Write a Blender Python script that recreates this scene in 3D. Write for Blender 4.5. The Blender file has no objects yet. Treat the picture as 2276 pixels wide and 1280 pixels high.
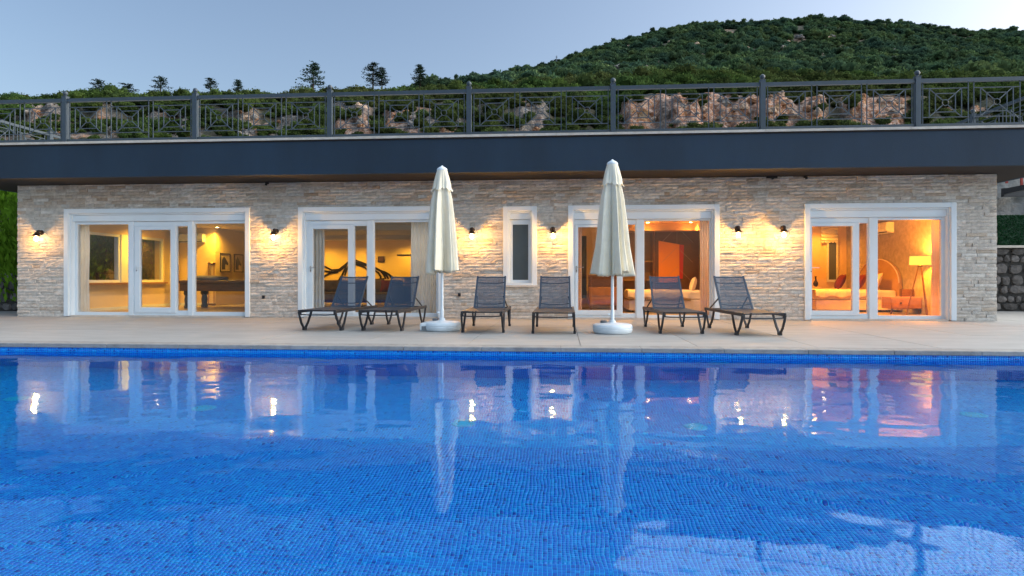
import bpy, math, random
import numpy as np
from mathutils import Vector, Matrix, noise
R = math.radians
random.seed(7); rng = np.random.default_rng(7)
sc = bpy.context.scene
COL = sc.collection
# ------------------------------------------------------------------ camera
F = 1400.0; TH = math.atan(F/18127.0); SN, CS = math.sin(TH), math.cos(TH); CZ = 0.88
cam = bpy.data.cameras.new('camera'); camo = bpy.data.objects.new('camera', cam); COL.objects.link(camo)
camo.location = (0, 0, CZ); camo.rotation_euler = (R(90), 0, TH)
cam.sensor_fit = 'HORIZONTAL'; cam.sensor_width = 36; cam.lens = 36*F/2276.0
cam.shift_y = -23/2276.0
cam.clip_end = 5000; cam.clip_start = 0.05
sc.camera = camo
# ------------------------------------------------------------------ sky, sun, exposure
SUN_EL, SUN_AZ = R(24.0), R(78.0)          # azimuth clockwise from +Y
w = bpy.data.worlds.new('World'); sc.world = w; w.use_nodes = True
nt = w.node_tree; nt.nodes.clear()
sky = nt.nodes.new('ShaderNodeTexSky'); sky.sky_type = 'NISHITA'; sky.sun_disc = False
sky.sun_elevation = SUN_EL; sky.sun_rotation = SUN_AZ; sky.altitude = 200
sky.air_density = 1.0; sky.dust_density = 3.6; sky.ozone_density = 1.0
bg = nt.nodes.new('ShaderNodeBackground'); bg.inputs[1].default_value = 0.10
out = nt.nodes.new('ShaderNodeOutputWorld')
nt.links.new(sky.outputs[0], bg.inputs[0]); nt.links.new(bg.outputs[0], out.inputs[0])
sl = bpy.data.lights.new('sun', 'SUN'); sl.energy = 2.35; sl.angle = R(130); sl.color = (.82, .93, 1)
so = bpy.data.objects.new('sun', sl); COL.objects.link(so)
sd = Vector((math.sin(SUN_AZ)*math.cos(SUN_EL), math.cos(SUN_AZ)*math.cos(SUN_EL), math.sin(SUN_EL)))
so.rotation_euler = sd.to_track_quat('Z', 'Y').to_euler(); so.location = sd*50
sc.view_settings.view_transform = 'Standard'; sc.view_settings.look = 'None'
sc.view_settings.gamma = 1; sc.view_settings.use_curve_mapping = False
sc.view_settings.exposure = 1.13
cy = sc.cycles
cy.use_denoising = True
try: cy.denoiser = 'OPENIMAGEDENOISE'; cy.denoising_prefilter = 'ACCURATE'
except Exception: pass
cy.max_bounces = 10; cy.diffuse_bounces = 4; cy.glossy_bounces = 4; cy.transmission_bounces = 8; cy.transparent_max_bounces = 12
cy.sample_clamp_indirect = 6.0; cy.sample_clamp_direct = 0
# ------------------------------------------------------------------ measuring: photograph pixel -> point on a plane
def ray(u, v):
    k = (u-1138)/F
    return Vector((-SN+CS*k, CS+SN*k, (617-v)/F))
def PY(u, v, Y):
    d = ray(u, v); t = Y/d.y
    return Vector((d.x*t, Y, CZ+d.z*t))
def PX(u, v, X):
    d = ray(u, v); t = X/d.x
    return Vector((X, d.y*t, CZ+d.z*t))
def XY(u, Y): return PY(u, 617, Y).x
def TP(u, v, t):
    d = ray(u, v); return Vector((d.x*t, d.y*t, CZ+d.z*t))
# ------------------------------------------------------------------ materials
def nodes(m):
    m.use_nodes = True; t = m.node_tree; t.nodes.clear(); return t
class NT:
    def __init__(s, m): s.t = nodes(m)
    def n(s, typ, **kw):
        x = s.t.nodes.new(typ)
        for k, v in kw.items():
            if k.startswith('i_'):
                kk = k[2:]; kk = int(kk) if kk.isdigit() else kk.replace('_', ' ')
                x.inputs[kk].default_value = v
            else: setattr(x, k, v)
        return x
    def l(s, a, b): s.t.links.new(a, b)
def c4(c): return (c[0], c[1], c[2], 1)
def mat(name, col, rough=.6, var=.0, scale=5, bump=0, bscale=40, metal=0, spec=.5, objvar=0, attr=None, streak=None, col2=None, trans=0, mottle=None):
    m = bpy.data.materials.new(name); N = NT(m)
    b = N.n('ShaderNodeBsdfPrincipled'); o = N.n('ShaderNodeOutputMaterial')
    b.inputs['Roughness'].default_value = rough; b.inputs['Metallic'].default_value = metal
    b.inputs['Specular IOR Level'].default_value = spec
    N.l(b.outputs[0], o.inputs[0])
    tc = N.n('ShaderNodeTexCoord'); src = tc.outputs['Object']
    if streak:
        mp = N.n('ShaderNodeMapping'); mp.inputs['Scale'].default_value = streak; N.l(src, mp.inputs[0]); src = mp.outputs[0]
    rgb = N.n('ShaderNodeRGB'); rgb.outputs[0].default_value = c4(col); cur = rgb.outputs[0]
    if attr:
        a = N.n('ShaderNodeAttribute', attribute_name=attr); cur = a.outputs['Color']
    if col2 or var:
        nz = N.n('ShaderNodeTexNoise'); nz.inputs['Scale'].default_value = scale; nz.inputs['Detail'].default_value = 5; nz.inputs['Roughness'].default_value = .6
        N.l(src, nz.inputs['Vector'])
        rp = N.n('ShaderNodeMapRange', clamp=True); rp.inputs[1].default_value = .32; rp.inputs[2].default_value = .68
        N.l(nz.outputs['Fac'], rp.inputs[0])
        if col2:
            mx = N.n('ShaderNodeMix', data_type='RGBA'); N.l(rp.outputs[0], mx.inputs[0]); N.l(cur, mx.inputs[6]); mx.inputs[7].default_value = c4(col2); cur = mx.outputs[2]
        if var:
            mr = N.n('ShaderNodeMapRange'); N.l(rp.outputs[0], mr.inputs[0]); mr.inputs[3].default_value = 1-var; mr.inputs[4].default_value = 1+var
            vm = N.n('ShaderNodeVectorMath', operation='SCALE'); N.l(cur, vm.inputs[0]); N.l(mr.outputs[0], vm.inputs['Scale']); cur = vm.outputs[0]
    if objvar:
        oi = N.n('ShaderNodeObjectInfo'); mr = N.n('ShaderNodeMapRange'); N.l(oi.outputs['Random'], mr.inputs[0]); mr.inputs[3].default_value = 1-objvar; mr.inputs[4].default_value = 1+objvar
        vm = N.n('ShaderNodeVectorMath', operation='SCALE'); N.l(cur, vm.inputs[0]); N.l(mr.outputs[0], vm.inputs['Scale']); cur = vm.outputs[0]
    N.l(cur, b.inputs['Base Color'])
    if bump:
        nb = N.n('ShaderNodeTexNoise'); nb.inputs['Scale'].default_value = bscale; nb.inputs['Detail'].default_value = 4; N.l(src, nb.inputs['Vector'])
        bp = N.n('ShaderNodeBump'); bp.inputs['Strength'].default_value = 1; bp.inputs['Distance'].default_value = bump
        N.l(nb.outputs['Fac'], bp.inputs['Height']); N.l(bp.outputs[0], b.inputs['Normal'])
    if trans:
        tr = N.n('ShaderNodeBsdfTranslucent'); N.l(cur, tr.inputs[0]); mx = N.n('ShaderNodeMixShader'); mx.inputs[0].default_value = trans
        N.l(b.outputs[0], mx.inputs[1]); N.l(tr.outputs[0], mx.inputs[2]); N.l(mx.outputs[0], o.inputs[0])
    return m
def emis(name, col, strength):
    m = bpy.data.materials.new(name); N = NT(m)
    e = N.n('ShaderNodeEmission'); e.inputs[0].default_value = c4(col); e.inputs[1].default_value = strength
    o = N.n('ShaderNodeOutputMaterial'); N.l(e.outputs[0], o.inputs[0]); return m
def glass_mat(name, tint=(1, 1, 1), ior=1.45, rough=0.0, minrefl=0):
    m = bpy.data.materials.new(name); N = NT(m)
    tr = N.n('ShaderNodeBsdfTransparent'); tr.inputs[0].default_value = c4(tint)
    gl = N.n('ShaderNodeBsdfGlossy'); gl.inputs['Roughness'].default_value = rough
    fr = N.n('ShaderNodeFresnel'); gn = N.n('ShaderNodeNewGeometry'); bi = N.n('ShaderNodeMapRange')   # a thin pane reflects alike from both faces
    bi.inputs[3].default_value = ior; bi.inputs[4].default_value = 1/ior; N.l(gn.outputs['Backfacing'], bi.inputs[0]); N.l(bi.outputs[0], fr.inputs[0])
    mx = N.n('ShaderNodeMixShader'); o = N.n('ShaderNodeOutputMaterial')
    if minrefl:
        ad = N.n('ShaderNodeMath', operation='MAXIMUM'); N.l(fr.outputs[0], ad.inputs[0]); ad.inputs[1].default_value = minrefl; N.l(ad.outputs[0], mx.inputs[0])
    else: N.l(fr.outputs[0], mx.inputs[0])
    N.l(tr.outputs[0], mx.inputs[1]); N.l(gl.outputs[0], mx.inputs[2]); N.l(mx.outputs[0], o.inputs[0]); return m
M = {}
M['stone'] = mat('travertine', (.5, .43, .36), .85, var=.17, scale=14, bump=.012, bscale=55, attr='tint')
M['mortar'] = mat('wall_backing', (.36, .32, .28), .9, var=.2, scale=8, bump=.004)
M['fascia'] = mat('fascia_paint', (.010, .029, .055), .75, var=.16, streak=(1, 1, .35), scale=1.1, bump=.0025, bscale=140)
M['soffit'] = mat('soffit_paint', (.014, .010, .009), .8, var=.1, scale=2)
M['coping'] = mat('coping_stone', (.55, .5, .44), .7, var=.15, scale=6, objvar=.06, bump=.002)
M['deck'] = mat('deck_concrete', (.365, .355, .335), .62, var=.11, scale=1.3, bump=.0012, bscale=90, objvar=.025, streak=(1, 3, 1))
M['rim'] = mat('pool_rim', (.30, .285, .265), .75, var=.22, scale=7, objvar=.07, bump=.004, bscale=60)
M['upvc'] = mat('white_frame', (.72, .80, .86), .35, var=.03, scale=2)
M['plastic'] = mat('white_plastic', (.70, .77, .82), .45, var=.05, scale=6)
M['metal'] = mat('railing_paint', (.045, .065, .085), .45, var=.12, scale=4)
M['lounger'] = mat('lounger_resin', (.020, .022, .028), .42, var=.1, scale=6)
M['bronze'] = mat('lamp_bronze', (.05, .025, .015), .5, metal=.4)
M['canvas'] = mat('canvas', (.88, .82, .66), .85, var=.06, scale=5, bump=.003, bscale=30, trans=.12)
M['inwall'] = mat('interior_plaster', (.72, .58, .36), .8, var=.05, scale=1.5)
M['incl'] = mat('interior_ceiling', (.72, .66, .54), .8)
M['infloor'] = mat('interior_tile', (.27, .23, .20), .35, var=.12, scale=2)
M['curtain'] = mat('curtain_cloth', (.88, .90, .88), .9, trans=.3, bump=.002, bscale=60, var=.05)
M['curtain_o'] = mat('curtain_cloth_peach', (.88, .74, .66), .9, trans=.45, var=.05)
M['wood'] = mat('dark_wood', (.10, .045, .022), .4, var=.25, scale=6, streak=(1, 1, 6))
M['wood2'] = mat('mid_wood', (.30, .15, .07), .45, var=.2, scale=5, streak=(1, 6, 1))
M['black'] = mat('black_lacquer', (.012, .010, .010), .4, var=.1, scale=3)
M['sofa'] = mat('sofa_fabric', (.10, .07, .04), .9, var=.3, scale=3)
M['linen'] = mat('white_linen', (.72, .62, .55), .9, var=.06, scale=4, bump=.01, bscale=8)
M['red'] = mat('red_velvet', (.11, .006, .014), .9, var=.25, scale=6)
M['redp'] = mat('red_paint', (.35, .03, .02), .6, var=.15, scale=6)
M['blue'] = mat('blue_grey_cloth', (.22, .24, .30), .9, var=.25, scale=5)
M['glass'] = glass_mat('window_glass', (.93, .93, .93), 1.5)
M['jar'] = glass_mat('lamp_glass', (1, .95, .85), 1.2)
M['frost'] = mat('frosted_glass', (.075, .095, .105), .28, var=.15, scale=1.2)
M['bulb'] = emis('bulb_glow', (1, .70, .32), 26)
M['spot'] = emis('downlight_glow', (1, .66, .30), 30)
M['shade'] = emis('lampshade_glow', (1, .52, .06), 1.1)
M['trunk'] = mat('bark', (.07, .055, .045), .95, var=.3, scale=4)
M['tileback'] = mat('grout', (.16, .42, .72), .6)
M['gcap'] = mat('grey_cap', (.16, .18, .20), .5)
M['steel'] = mat('steel', (.45, .46, .48), .3, metal=.8)
M['paper'] = mat('print_paper', (.62, .50, .34), .8, var=.1, scale=8)
M['wardrobe'] = mat('wardrobe_brown_glass', (.13, .055, .02), .12, var=.1, scale=3)
M['tan'] = mat('tan_board', (.42, .27, .13), .5, var=.1, scale=3)
M['orangecl'] = mat('orange_drape', (.75, .28, .03), .9, trans=.3)
M['rock_l'] = mat('retaining_stone', (.125, .115, .11), .9, var=.35, scale=6, objvar=.4, bump=.02, bscale=14)
M['mortar_d'] = mat('dark_mortar', (.05, .048, .045), .95, var=.3, scale=6)
M['palerock'] = mat('pale_rock', (.42, .41, .38), .95, var=.35, scale=2.2, bump=.12, bscale=5, col2=(.26, .23, .20))
M['fence_green'] = mat('artificial_hedge', (.012, .05, .022), .8, var=.5, scale=30)
def leaf_mat(name, c1, c2, c3, rand=.35):
    m = bpy.data.materials.new(name); N = NT(m)
    oi = N.n('ShaderNodeObjectInfo'); geo = N.n('ShaderNodeNewGeometry')
    ri = N.n('ShaderNodeMix', data_type='RGBA'); N.l(oi.outputs['Random'], ri.inputs[0]); ri.inputs[6].default_value = c4(c1); ri.inputs[7].default_value = c4(c2)
    nz = N.n('ShaderNodeTexNoise'); nz.inputs['Scale'].default_value = .035; N.l(geo.outputs['Position'], nz.inputs['Vector'])
    rp = N.n('ShaderNodeMapRange'); rp.inputs[1].default_value = .4; rp.inputs[2].default_value = .62; N.l(nz.outputs['Fac'], rp.inputs[0])
    m2 = N.n('ShaderNodeMix', data_type='RGBA'); N.l(rp.outputs[0], m2.inputs[0]); N.l(ri.outputs[2], m2.inputs[6]); m2.inputs[7].default_value = c4(c3)
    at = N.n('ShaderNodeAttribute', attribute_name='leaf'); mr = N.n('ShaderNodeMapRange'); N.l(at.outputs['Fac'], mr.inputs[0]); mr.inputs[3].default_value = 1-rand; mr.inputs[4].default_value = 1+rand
    ob = N.n('ShaderNodeMath', operation='MULTIPLY'); N.l(oi.outputs['Random'], ob.inputs[0]); ob.inputs[1].default_value = 7.31
    fr = N.n('ShaderNodeMath', operation='FRACT'); N.l(ob.outputs[0], fr.inputs[0])
    mr2 = N.n('ShaderNodeMapRange'); N.l(fr.outputs[0], mr2.inputs[0]); mr2.inputs[3].default_value = .6; mr2.inputs[4].default_value = 1.35
    mm = N.n('ShaderNodeMath', operation='MULTIPLY'); N.l(mr.outputs[0], mm.inputs[0]); N.l(mr2.outputs[0], mm.inputs[1])
    vm = N.n('ShaderNodeVectorMath', operation='SCALE'); N.l(m2.outputs[2], vm.inputs[0]); N.l(mm.outputs[0], vm.inputs['Scale'])
    d = N.n('ShaderNodeBsdfDiffuse'); tr = N.n('ShaderNodeBsdfTranslucent'); mx = N.n('ShaderNodeMixShader'); mx.inputs[0].default_value = .3
    N.l(vm.outputs[0], d.inputs[0]); N.l(vm.outputs[0], tr.inputs[0]); N.l(d.outputs[0], mx.inputs[1]); N.l(tr.outputs[0], mx.inputs[2])
    o = N.n('ShaderNodeOutputMaterial'); N.l(mx.outputs[0], o.inputs[0]); return m
M['leaf'] = leaf_mat('maquis_leaves', (.078, .128, .030), (.046, .090, .030), (.070, .086, .032))
M['leaf_far'] = leaf_mat('hill_leaves', (.062, .118, .056), (.105, .150, .060), (.046, .090, .062))
M['needle'] = leaf_mat('pine_needles', (.022, .045, .030), (.030, .055, .034), (.022, .040, .028))
M['thuja'] = leaf_mat('thuja_leaves', (.11, .24, .02), (.08, .19, .02), (.12, .22, .02))
def sling_mat():
    m = bpy.data.materials.new('sling_mesh'); N = NT(m)
    d = N.n('ShaderNodeBsdfPrincipled'); d.inputs['Base Color'].default_value = (.028, .055, .095, 1); d.inputs['Roughness'].default_value = .6
    tr = N.n('ShaderNodeBsdfTransparent'); mx = N.n('ShaderNodeMixShader'); mx.inputs[0].default_value = .74
    o = N.n('ShaderNodeOutputMaterial'); N.l(tr.outputs[0], mx.inputs[1]); N.l(d.outputs[0], mx.inputs[2]); N.l(mx.outputs[0], o.inputs[0]); return m
M['sling'] = sling_mat()
PITCH = .0268
def mosaic_mat(name, horiz=True, joints=True):
    """glass mosaic: one colour per tile cell, pale grout between; position based so it continues over the built tiles"""
    m = bpy.data.materials.new(name); N = NT(m)
    g = N.n('ShaderNodeNewGeometry'); sp = N.n('ShaderNodeSeparateXYZ'); N.l(g.outputs['Position'], sp.inputs[0])
    cb = N.n('ShaderNodeCombineXYZ'); N.l(sp.outputs[0], cb.inputs[0]); N.l(sp.outputs[1 if horiz == 'xy' else 2], cb.inputs[1])
    if horiz == 'yz': N.l(sp.outputs[1], cb.inputs[0])
    dv = N.n('ShaderNodeVectorMath', operation='SCALE'); dv.inputs['Scale'].default_value = 1/PITCH; N.l(cb.outputs[0], dv.inputs[0])
    fl = N.n('ShaderNodeVectorMath', operation='FLOOR'); N.l(dv.outputs[0], fl.inputs[0])
    wn = N.n('ShaderNodeTexWhiteNoise', noise_dimensions='3D'); N.l(fl.outputs[0], wn.inputs['Vector'])
    rp = N.n('ShaderNodeValToRGB'); e = rp.color_ramp; e.interpolation = 'CONSTANT'
    cols = [(0, (.000, .10, .52)), (.05, (.0, .165, .68)), (.45, (.0, .205, .72)), (.80, (.0, .29, .78)), (.965, (.0, .06, .42))]
    e.elements[0].position = 0; e.elements[0].color = c4(cols[0][1]); e.elements[1].position = cols[1][0]; e.elements[1].color = c4(cols[1][1])
    for p, c in cols[2:]:
        x = e.elements.new(p); x.color = c4(c)
    N.l(wn.outputs['Value'], rp.inputs[0]); cur = rp.outputs[0]
    if joints:
        fr = N.n('ShaderNodeVectorMath', operation='FRACTION'); N.l(dv.outputs[0], fr.inputs[0]); s2 = N.n('ShaderNodeSeparateXYZ'); N.l(fr.outputs[0], s2.inputs[0])
        res = []
        for k in (0, 1):
            a = N.n('ShaderNodeMath', operation='COMPARE'); N.l(s2.outputs[k], a.inputs[0]); a.inputs[1].default_value = .5; a.inputs[2].default_value = .42; res.append(a)
        mn = N.n('ShaderNodeMath', operation='MINIMUM'); N.l(res[0].outputs[0], mn.inputs[0]); N.l(res[1].outputs[0], mn.inputs[1])
        mx = N.n('ShaderNodeMix', data_type='RGBA'); N.l(mn.outputs[0], mx.inputs[0]); mx.inputs[6].default_value = (.0, .52, .92, 1); N.l(cur, mx.inputs[7]); cur = mx.outputs[2]
    b = N.n('ShaderNodeBsdfPrincipled'); b.inputs['Roughness'].default_value = .35; N.l(cur, b.inputs['Base Color'])
    o = N.n('ShaderNodeOutputMaterial'); N.l(b.outputs[0], o.inputs[0]); return m
M['mos_floor'] = mosaic_mat('mosaic_floor', 'xy'); M['mos_x'] = mosaic_mat('mosaic_wall', 'xz'); M['mos_y'] = mosaic_mat('mosaic_end', 'yz')
M['mos_tile'] = mosaic_mat('mosaic_tile', 'xy', False); M['mos_tilew'] = mosaic_mat('mosaic_wall_tile', 'xz', False)
def water_mat():
    m = bpy.data.materials.new('pool_water'); N = NT(m)
    g = N.n('ShaderNodeBsdfRefraction'); g.inputs['IOR'].default_value = 1.333; g.inputs['Roughness'].default_value = 0.0; g.inputs['Color'].default_value = (.90, .98, 1, 1)
    gl = N.n('ShaderNodeBsdfGlossy'); gl.inputs['Roughness'].default_value = 0.045; gl.inputs['Color'].default_value = (.74, .91, 1, 1)
    fz = N.n('ShaderNodeFresnel'); fz.inputs['IOR'].default_value = 1.22; wm = N.n('ShaderNodeMixShader')
    N.l(fz.outputs[0], wm.inputs[0]); N.l(g.outputs[0], wm.inputs[1]); N.l(gl.outputs[0], wm.inputs[2])
    ge = N.n('ShaderNodeNewGeometry')
    def nz(scale, sx, sy, rot, dist, detail=2):
        mp = N.n('ShaderNodeMapping'); mp.inputs['Scale'].default_value = (sx, sy, 1); mp.inputs['Rotation'].default_value = (0, 0, rot); N.l(ge.outputs['Position'], mp.inputs[0])
        n = N.n('ShaderNodeTexNoise'); n.inputs['Scale'].default_value = scale; n.inputs['Detail'].default_value = detail; n.inputs['Roughness'].default_value = .45; N.l(mp.outputs[0], n.inputs['Vector'])
        s = N.n('ShaderNodeMath', operation='MULTIPLY'); s.inputs[1].default_value = dist; N.l(n.outputs['Fac'], s.inputs[0]); return s.outputs[0]
    a = nz(1.3, .9, 1.2, .3, .012, 0); b = nz(8.0, 1, 1, .9, .0013, 0); c = nz(3.4, .8, 1.4, -.25, .0034, 0)
    # how lively the surface is changes over the pool
    ms = N.n('ShaderNodeTexNoise'); ms.inputs['Scale'].default_value = .35; N.l(ge.outputs['Position'], ms.inputs['Vector'])
    mr = N.n('ShaderNodeMapRange'); mr.inputs[1].default_value = .38; mr.inputs[2].default_value = .62; mr.inputs[3].default_value = .45; mr.inputs[4].default_value = 1.25; N.l(ms.outputs['Fac'], mr.inputs[0])
    ad = N.n('ShaderNodeMath', operation='ADD'); N.l(a, ad.inputs[0]); N.l(b, ad.inputs[1])
    ad2 = N.n('ShaderNodeMath', operation='ADD'); N.l(ad.outputs[0], ad2.inputs[0]); N.l(c, ad2.inputs[1])
    bp = N.n('ShaderNodeBump'); bp.inputs['Distance'].default_value = 1.0; N.l(mr.outputs[0], bp.inputs['Strength']); N.l(ad2.outputs[0], bp.inputs['Height'])
    for q in (g, gl, fz): N.l(bp.outputs[0], q.inputs['Normal'])
    o = N.n('ShaderNodeOutputMaterial'); N.l(wm.outputs[0], o.inputs[0]); return m
M['water'] = water_mat()
def terrain_mat():
    m = bpy.data.materials.new('hillside'); N = NT(m)
    g = N.n('ShaderNodeNewGeometry'); at = N.n('ShaderNodeAttribute', attribute_name='rock')
    def nz(s, d=6):
        n = N.n('ShaderNodeTexNoise'); n.inputs['Scale'].default_value = s; n.inputs['Detail'].default_value = d; n.inputs['Roughness'].default_value = .65; N.l(g.outputs['Position'], n.inputs['Vector']); return n
    soil = N.n('ShaderNodeValToRGB'); N.l(nz(.7).outputs['Fac'], soil.inputs[0]); e = soil.color_ramp.elements
    e[0].position = .35; e[0].color = (.030, .038, .018, 1); e[1].position = .7; e[1].color = (.10, .075, .045, 1)
    rk = N.n('ShaderNodeValToRGB'); N.l(nz(.9).outputs['Fac'], rk.inputs[0]); cr = rk.color_ramp; e = cr.elements
    e[0].position = .30; e[0].color = (.13, .11, .10, 1); e[1].position = .72; e[1].color = (.62, .56, .50, 1)
    for p, c in ((.38, (.40, .27, .20)), (.45, (.48, .19, .09)), (.50, (.58, .46, .38)), (.55, (.46, .17, .07)), (.62, (.52, .31, .15))):
        x = e.new(p); x.color = c4(c)
    wa = N.n('ShaderNodeAttribute', attribute_name='warm')
    gr = N.n('ShaderNodeValToRGB'); N.l(nz(1.6, 8).outputs['Fac'], gr.inputs[0]); e2 = gr.color_ramp.elements
    e2[0].position = .32; e2[0].color = (.05, .05, .052, 1); e2[1].position = .70; e2[1].color = (.36, .35, .34, 1)
    for p, c in ((.46, (.15, .14, .135)), (.54, (.23, .18, .14)), (.60, (.26, .25, .245))):
        x = e2.new(p); x.color = c4(c)
    n3 = nz(5.5); mr = N.n('ShaderNodeMapRange'); mr.inputs[1].default_value = .35; mr.inputs[2].default_value = .65; mr.inputs[3].default_value = .35; mr.inputs[4].default_value = 1.35; N.l(n3.outputs['Fac'], mr.inputs[0])
    vm = N.n('ShaderNodeVectorMath', operation='SCALE'); mw = N.n('ShaderNodeMix', data_type='RGBA'); N.l(wa.outputs['Fac'], mw.inputs[0]); N.l(gr.outputs[0], mw.inputs[6]); N.l(rk.outputs[0], mw.inputs[7]); N.l(mw.outputs[2], vm.inputs[0]); N.l(mr.outputs[0], vm.inputs['Scale'])
    mx = N.n('ShaderNodeMix', data_type='RGBA'); N.l(at.outputs['Fac'], mx.inputs[0]); N.l(soil.outputs[0], mx.inputs[6]); N.l(vm.outputs[0], mx.inputs[7])
    b = N.n('ShaderNodeBsdfPrincipled'); b.inputs['Roughness'].default_value = .95; N.l(mx.outputs[2], b.inputs['Base Color'])
    bp = N.n('ShaderNodeBump'); bp.inputs['Distance'].default_value = .5; N.l(nz(2.2, 8).outputs['Fac'], bp.inputs['Height']); N.l(bp.outputs[0], b.inputs['Normal'])
    o = N.n('ShaderNodeOutputMaterial'); N.l(b.outputs[0], o.inputs[0]); return m
M['terrain'] = terrain_mat()
# ------------------------------------------------------------------ mesh builder
class MB:
    def __init__(s): s.v = []; s.f = []
    def add(s, vs, fs):
        o = len(s.v); s.v.extend(tuple(x) for x in vs); s.f.extend(tuple(i+o for i in f) for f in fs); return s
    def box(s, x0, x1, y0, y1, z0, z1):
        return s.add([(x0,y0,z0),(x1,y0,z0),(x1,y1,z0),(x0,y1,z0),(x0,y0,z1),(x1,y0,z1),(x1,y1,z1),(x0,y1,z1)],
                     [(0,3,2,1),(4,5,6,7),(0,1,5,4),(1,2,6,5),(2,3,7,6),(3,0,4,7)])
    def bar(s, a, b, w, h=None, up=(0,0,1)):
        h = h or w; a = Vector(a); b = Vector(b); d = (b-a).normalized(); u = Vector(up)
        if abs(d.dot(u)) > .98: u = Vector((0,1,0))
        x = d.cross(u).normalized()*w/2; y = x.cross(d).normalized()*h/2
        vs = [a-x-y, a+x-y, a+x+y, a-x+y, b-x-y, b+x-y, b+x+y, b-x+y]
        return s.add(vs, [(0,3,2,1),(4,5,6,7),(0,1,5,4),(1,2,6,5),(2,3,7,6),(3,0,4,7)])
    def tube(s, pts, r, n=8, cap=True):
        pts = [Vector(p) for p in pts]; rs = r if isinstance(r, (list, tuple)) else [r]*len(pts); vs = []; fs = []
        for i, p in enumerate(pts):
            d = (pts[min(i+1, len(pts)-1)]-pts[max(i-1, 0)]).normalized(); u = Vector((0,0,1)) if abs(d.z) < .9 else Vector((1,0,0))
            x = d.cross(u).normalized(); y = x.cross(d)
            for k in range(n): a = 2*math.pi*k/n; vs.append(p+(x*math.cos(a)+y*math.sin(a))*rs[i])
        for i in range(len(pts)-1):
            for k in range(n): fs.append((i*n+k, i*n+(k+1)%n, (i+1)*n+(k+1)%n, (i+1)*n+k))
        if cap: fs.append(tuple(range(n-1,-1,-1))); fs.append(tuple((len(pts)-1)*n+k for k in range(n)))
        return s.add(vs, fs)
    def lathe(s, prof, n=20, c=(0,0,0), axis=None):
        vs = []; fs = []; c = Vector(c); q = Vector(axis).to_track_quat('Z','Y') if axis else None
        for r, z in prof:
            for k in range(n):
                a = 2*math.pi*k/n; p = Vector((r*math.cos(a), r*math.sin(a), z)); p = q @ p if q else p; vs.append(c+p)
        for i in range(len(prof)-1):
            for k in range(n): fs.append((i*n+k, i*n+(k+1)%n, (i+1)*n+(k+1)%n, (i+1)*n+k))
        fs.append(tuple(range(n-1,-1,-1))); fs.append(tuple((len(prof)-1)*n+k for k in range(n)))
        return s.add(vs, fs)
    def prism(s, poly, ax, a0, a1):
        """poly: 2D outline; ax: axis of thickness"""
        n = len(poly)
        def pt(p, a):
            return {'x': (a, p[0], p[1]), 'y': (p[0], a, p[1]), 'z': (p[0], p[1], a)}[ax]
        vs = [pt(p, a0) for p in poly]+[pt(p, a1) for p in poly]
        fs = [tuple(range(n)), tuple(range(2*n-1, n-1, -1))]+[(i, i+n, (i+1)%n+n, (i+1)%n) for i in range(n)]
        return s.add(vs, fs)
    def mesh(s, name, m, smooth=False):
        me = bpy.data.meshes.new(name); me.from_pydata(s.v, [], s.f); me.materials.append(m)
        if smooth:
            me.polygons.foreach_set('use_smooth', [True]*len(me.polygons))
            if smooth != 'full':
                try: me.set_sharp_from_angle(angle=R(40))
                except Exception: pass
        me.update(); return me
    def build(s, name, m, parent=None, smooth=False, bevel=0):
        o = bpy.data.objects.new(name, s.mesh(name, m, smooth)); COL.objects.link(o)
        if parent: o.parent = parent
        if bevel:
            b = o.modifiers.new('bevel', 'BEVEL'); b.width = bevel; b.segments = 2; b.limit_method = 'ANGLE'
        return o
def tag(o, label=None, cat=None, group=None, kind=None):
    if label: o['label'] = label
    if cat: o['category'] = cat
    if group: o['group'] = group
    if kind: o['kind'] = kind
    return o
def empty(name, loc=(0,0,0), rz=0, parent=None):
    o = bpy.data.objects.new(name, None); COL.objects.link(o); o.location = loc; o.rotation_euler = (0,0,rz); o.empty_display_size = .1
    if parent: o.parent = parent
    return o
KIDS = {}
def copy_tree(o, parent=None):
    c = o.copy(); COL.objects.link(c); c.parent = parent
    for ch in list(o.children): copy_tree(ch, c)
    return c
def link_mesh(name, me, parent=None, loc=None):
    o = bpy.data.objects.new(name, me); COL.objects.link(o)
    if parent: o.parent = parent
    if loc is not None: o.location = loc
    return o
def lamp(name, loc, e, col, rad=.05, parent=None, typ='POINT', size=1.2):
    l = bpy.data.lights.new(name, typ); l.energy = e; l.color = col; l.shadow_soft_size = rad
    if typ == 'SPOT': l.spot_size = R(160); l.spot_blend = 1
    o = bpy.data.objects.new(name, l); COL.objects.link(o); o.location = loc
    if parent: o.parent = parent
    return o
# ================================================================== LARGE STRUCTURE
YW = 13.42; XL, XR = -12.31, 8.76; ZS = 2.97      # stone wall plane, its ends, soffit height
YF = 12.39; RXL, RXR, RYB = -13.36, 9.66, 26.6; ZR = 3.71
PY0, PY1 = 1.3, 7.93; PX0, PX1 = -10.2, 11.2; ZWAT = -.11; ZFL = -1.72
# ground sheet
g = MB(); g.add([(-1500,-1500,-2.4),(1500,-1500,-2.4),(1500,1500,-2.4),(-1500,1500,-2.4)], [(0,1,2,3)])
tag(g.build('ground', mat('dry_ground', (.14,.12,.08), .95, var=.3, scale=.1)), kind='structure')
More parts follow.
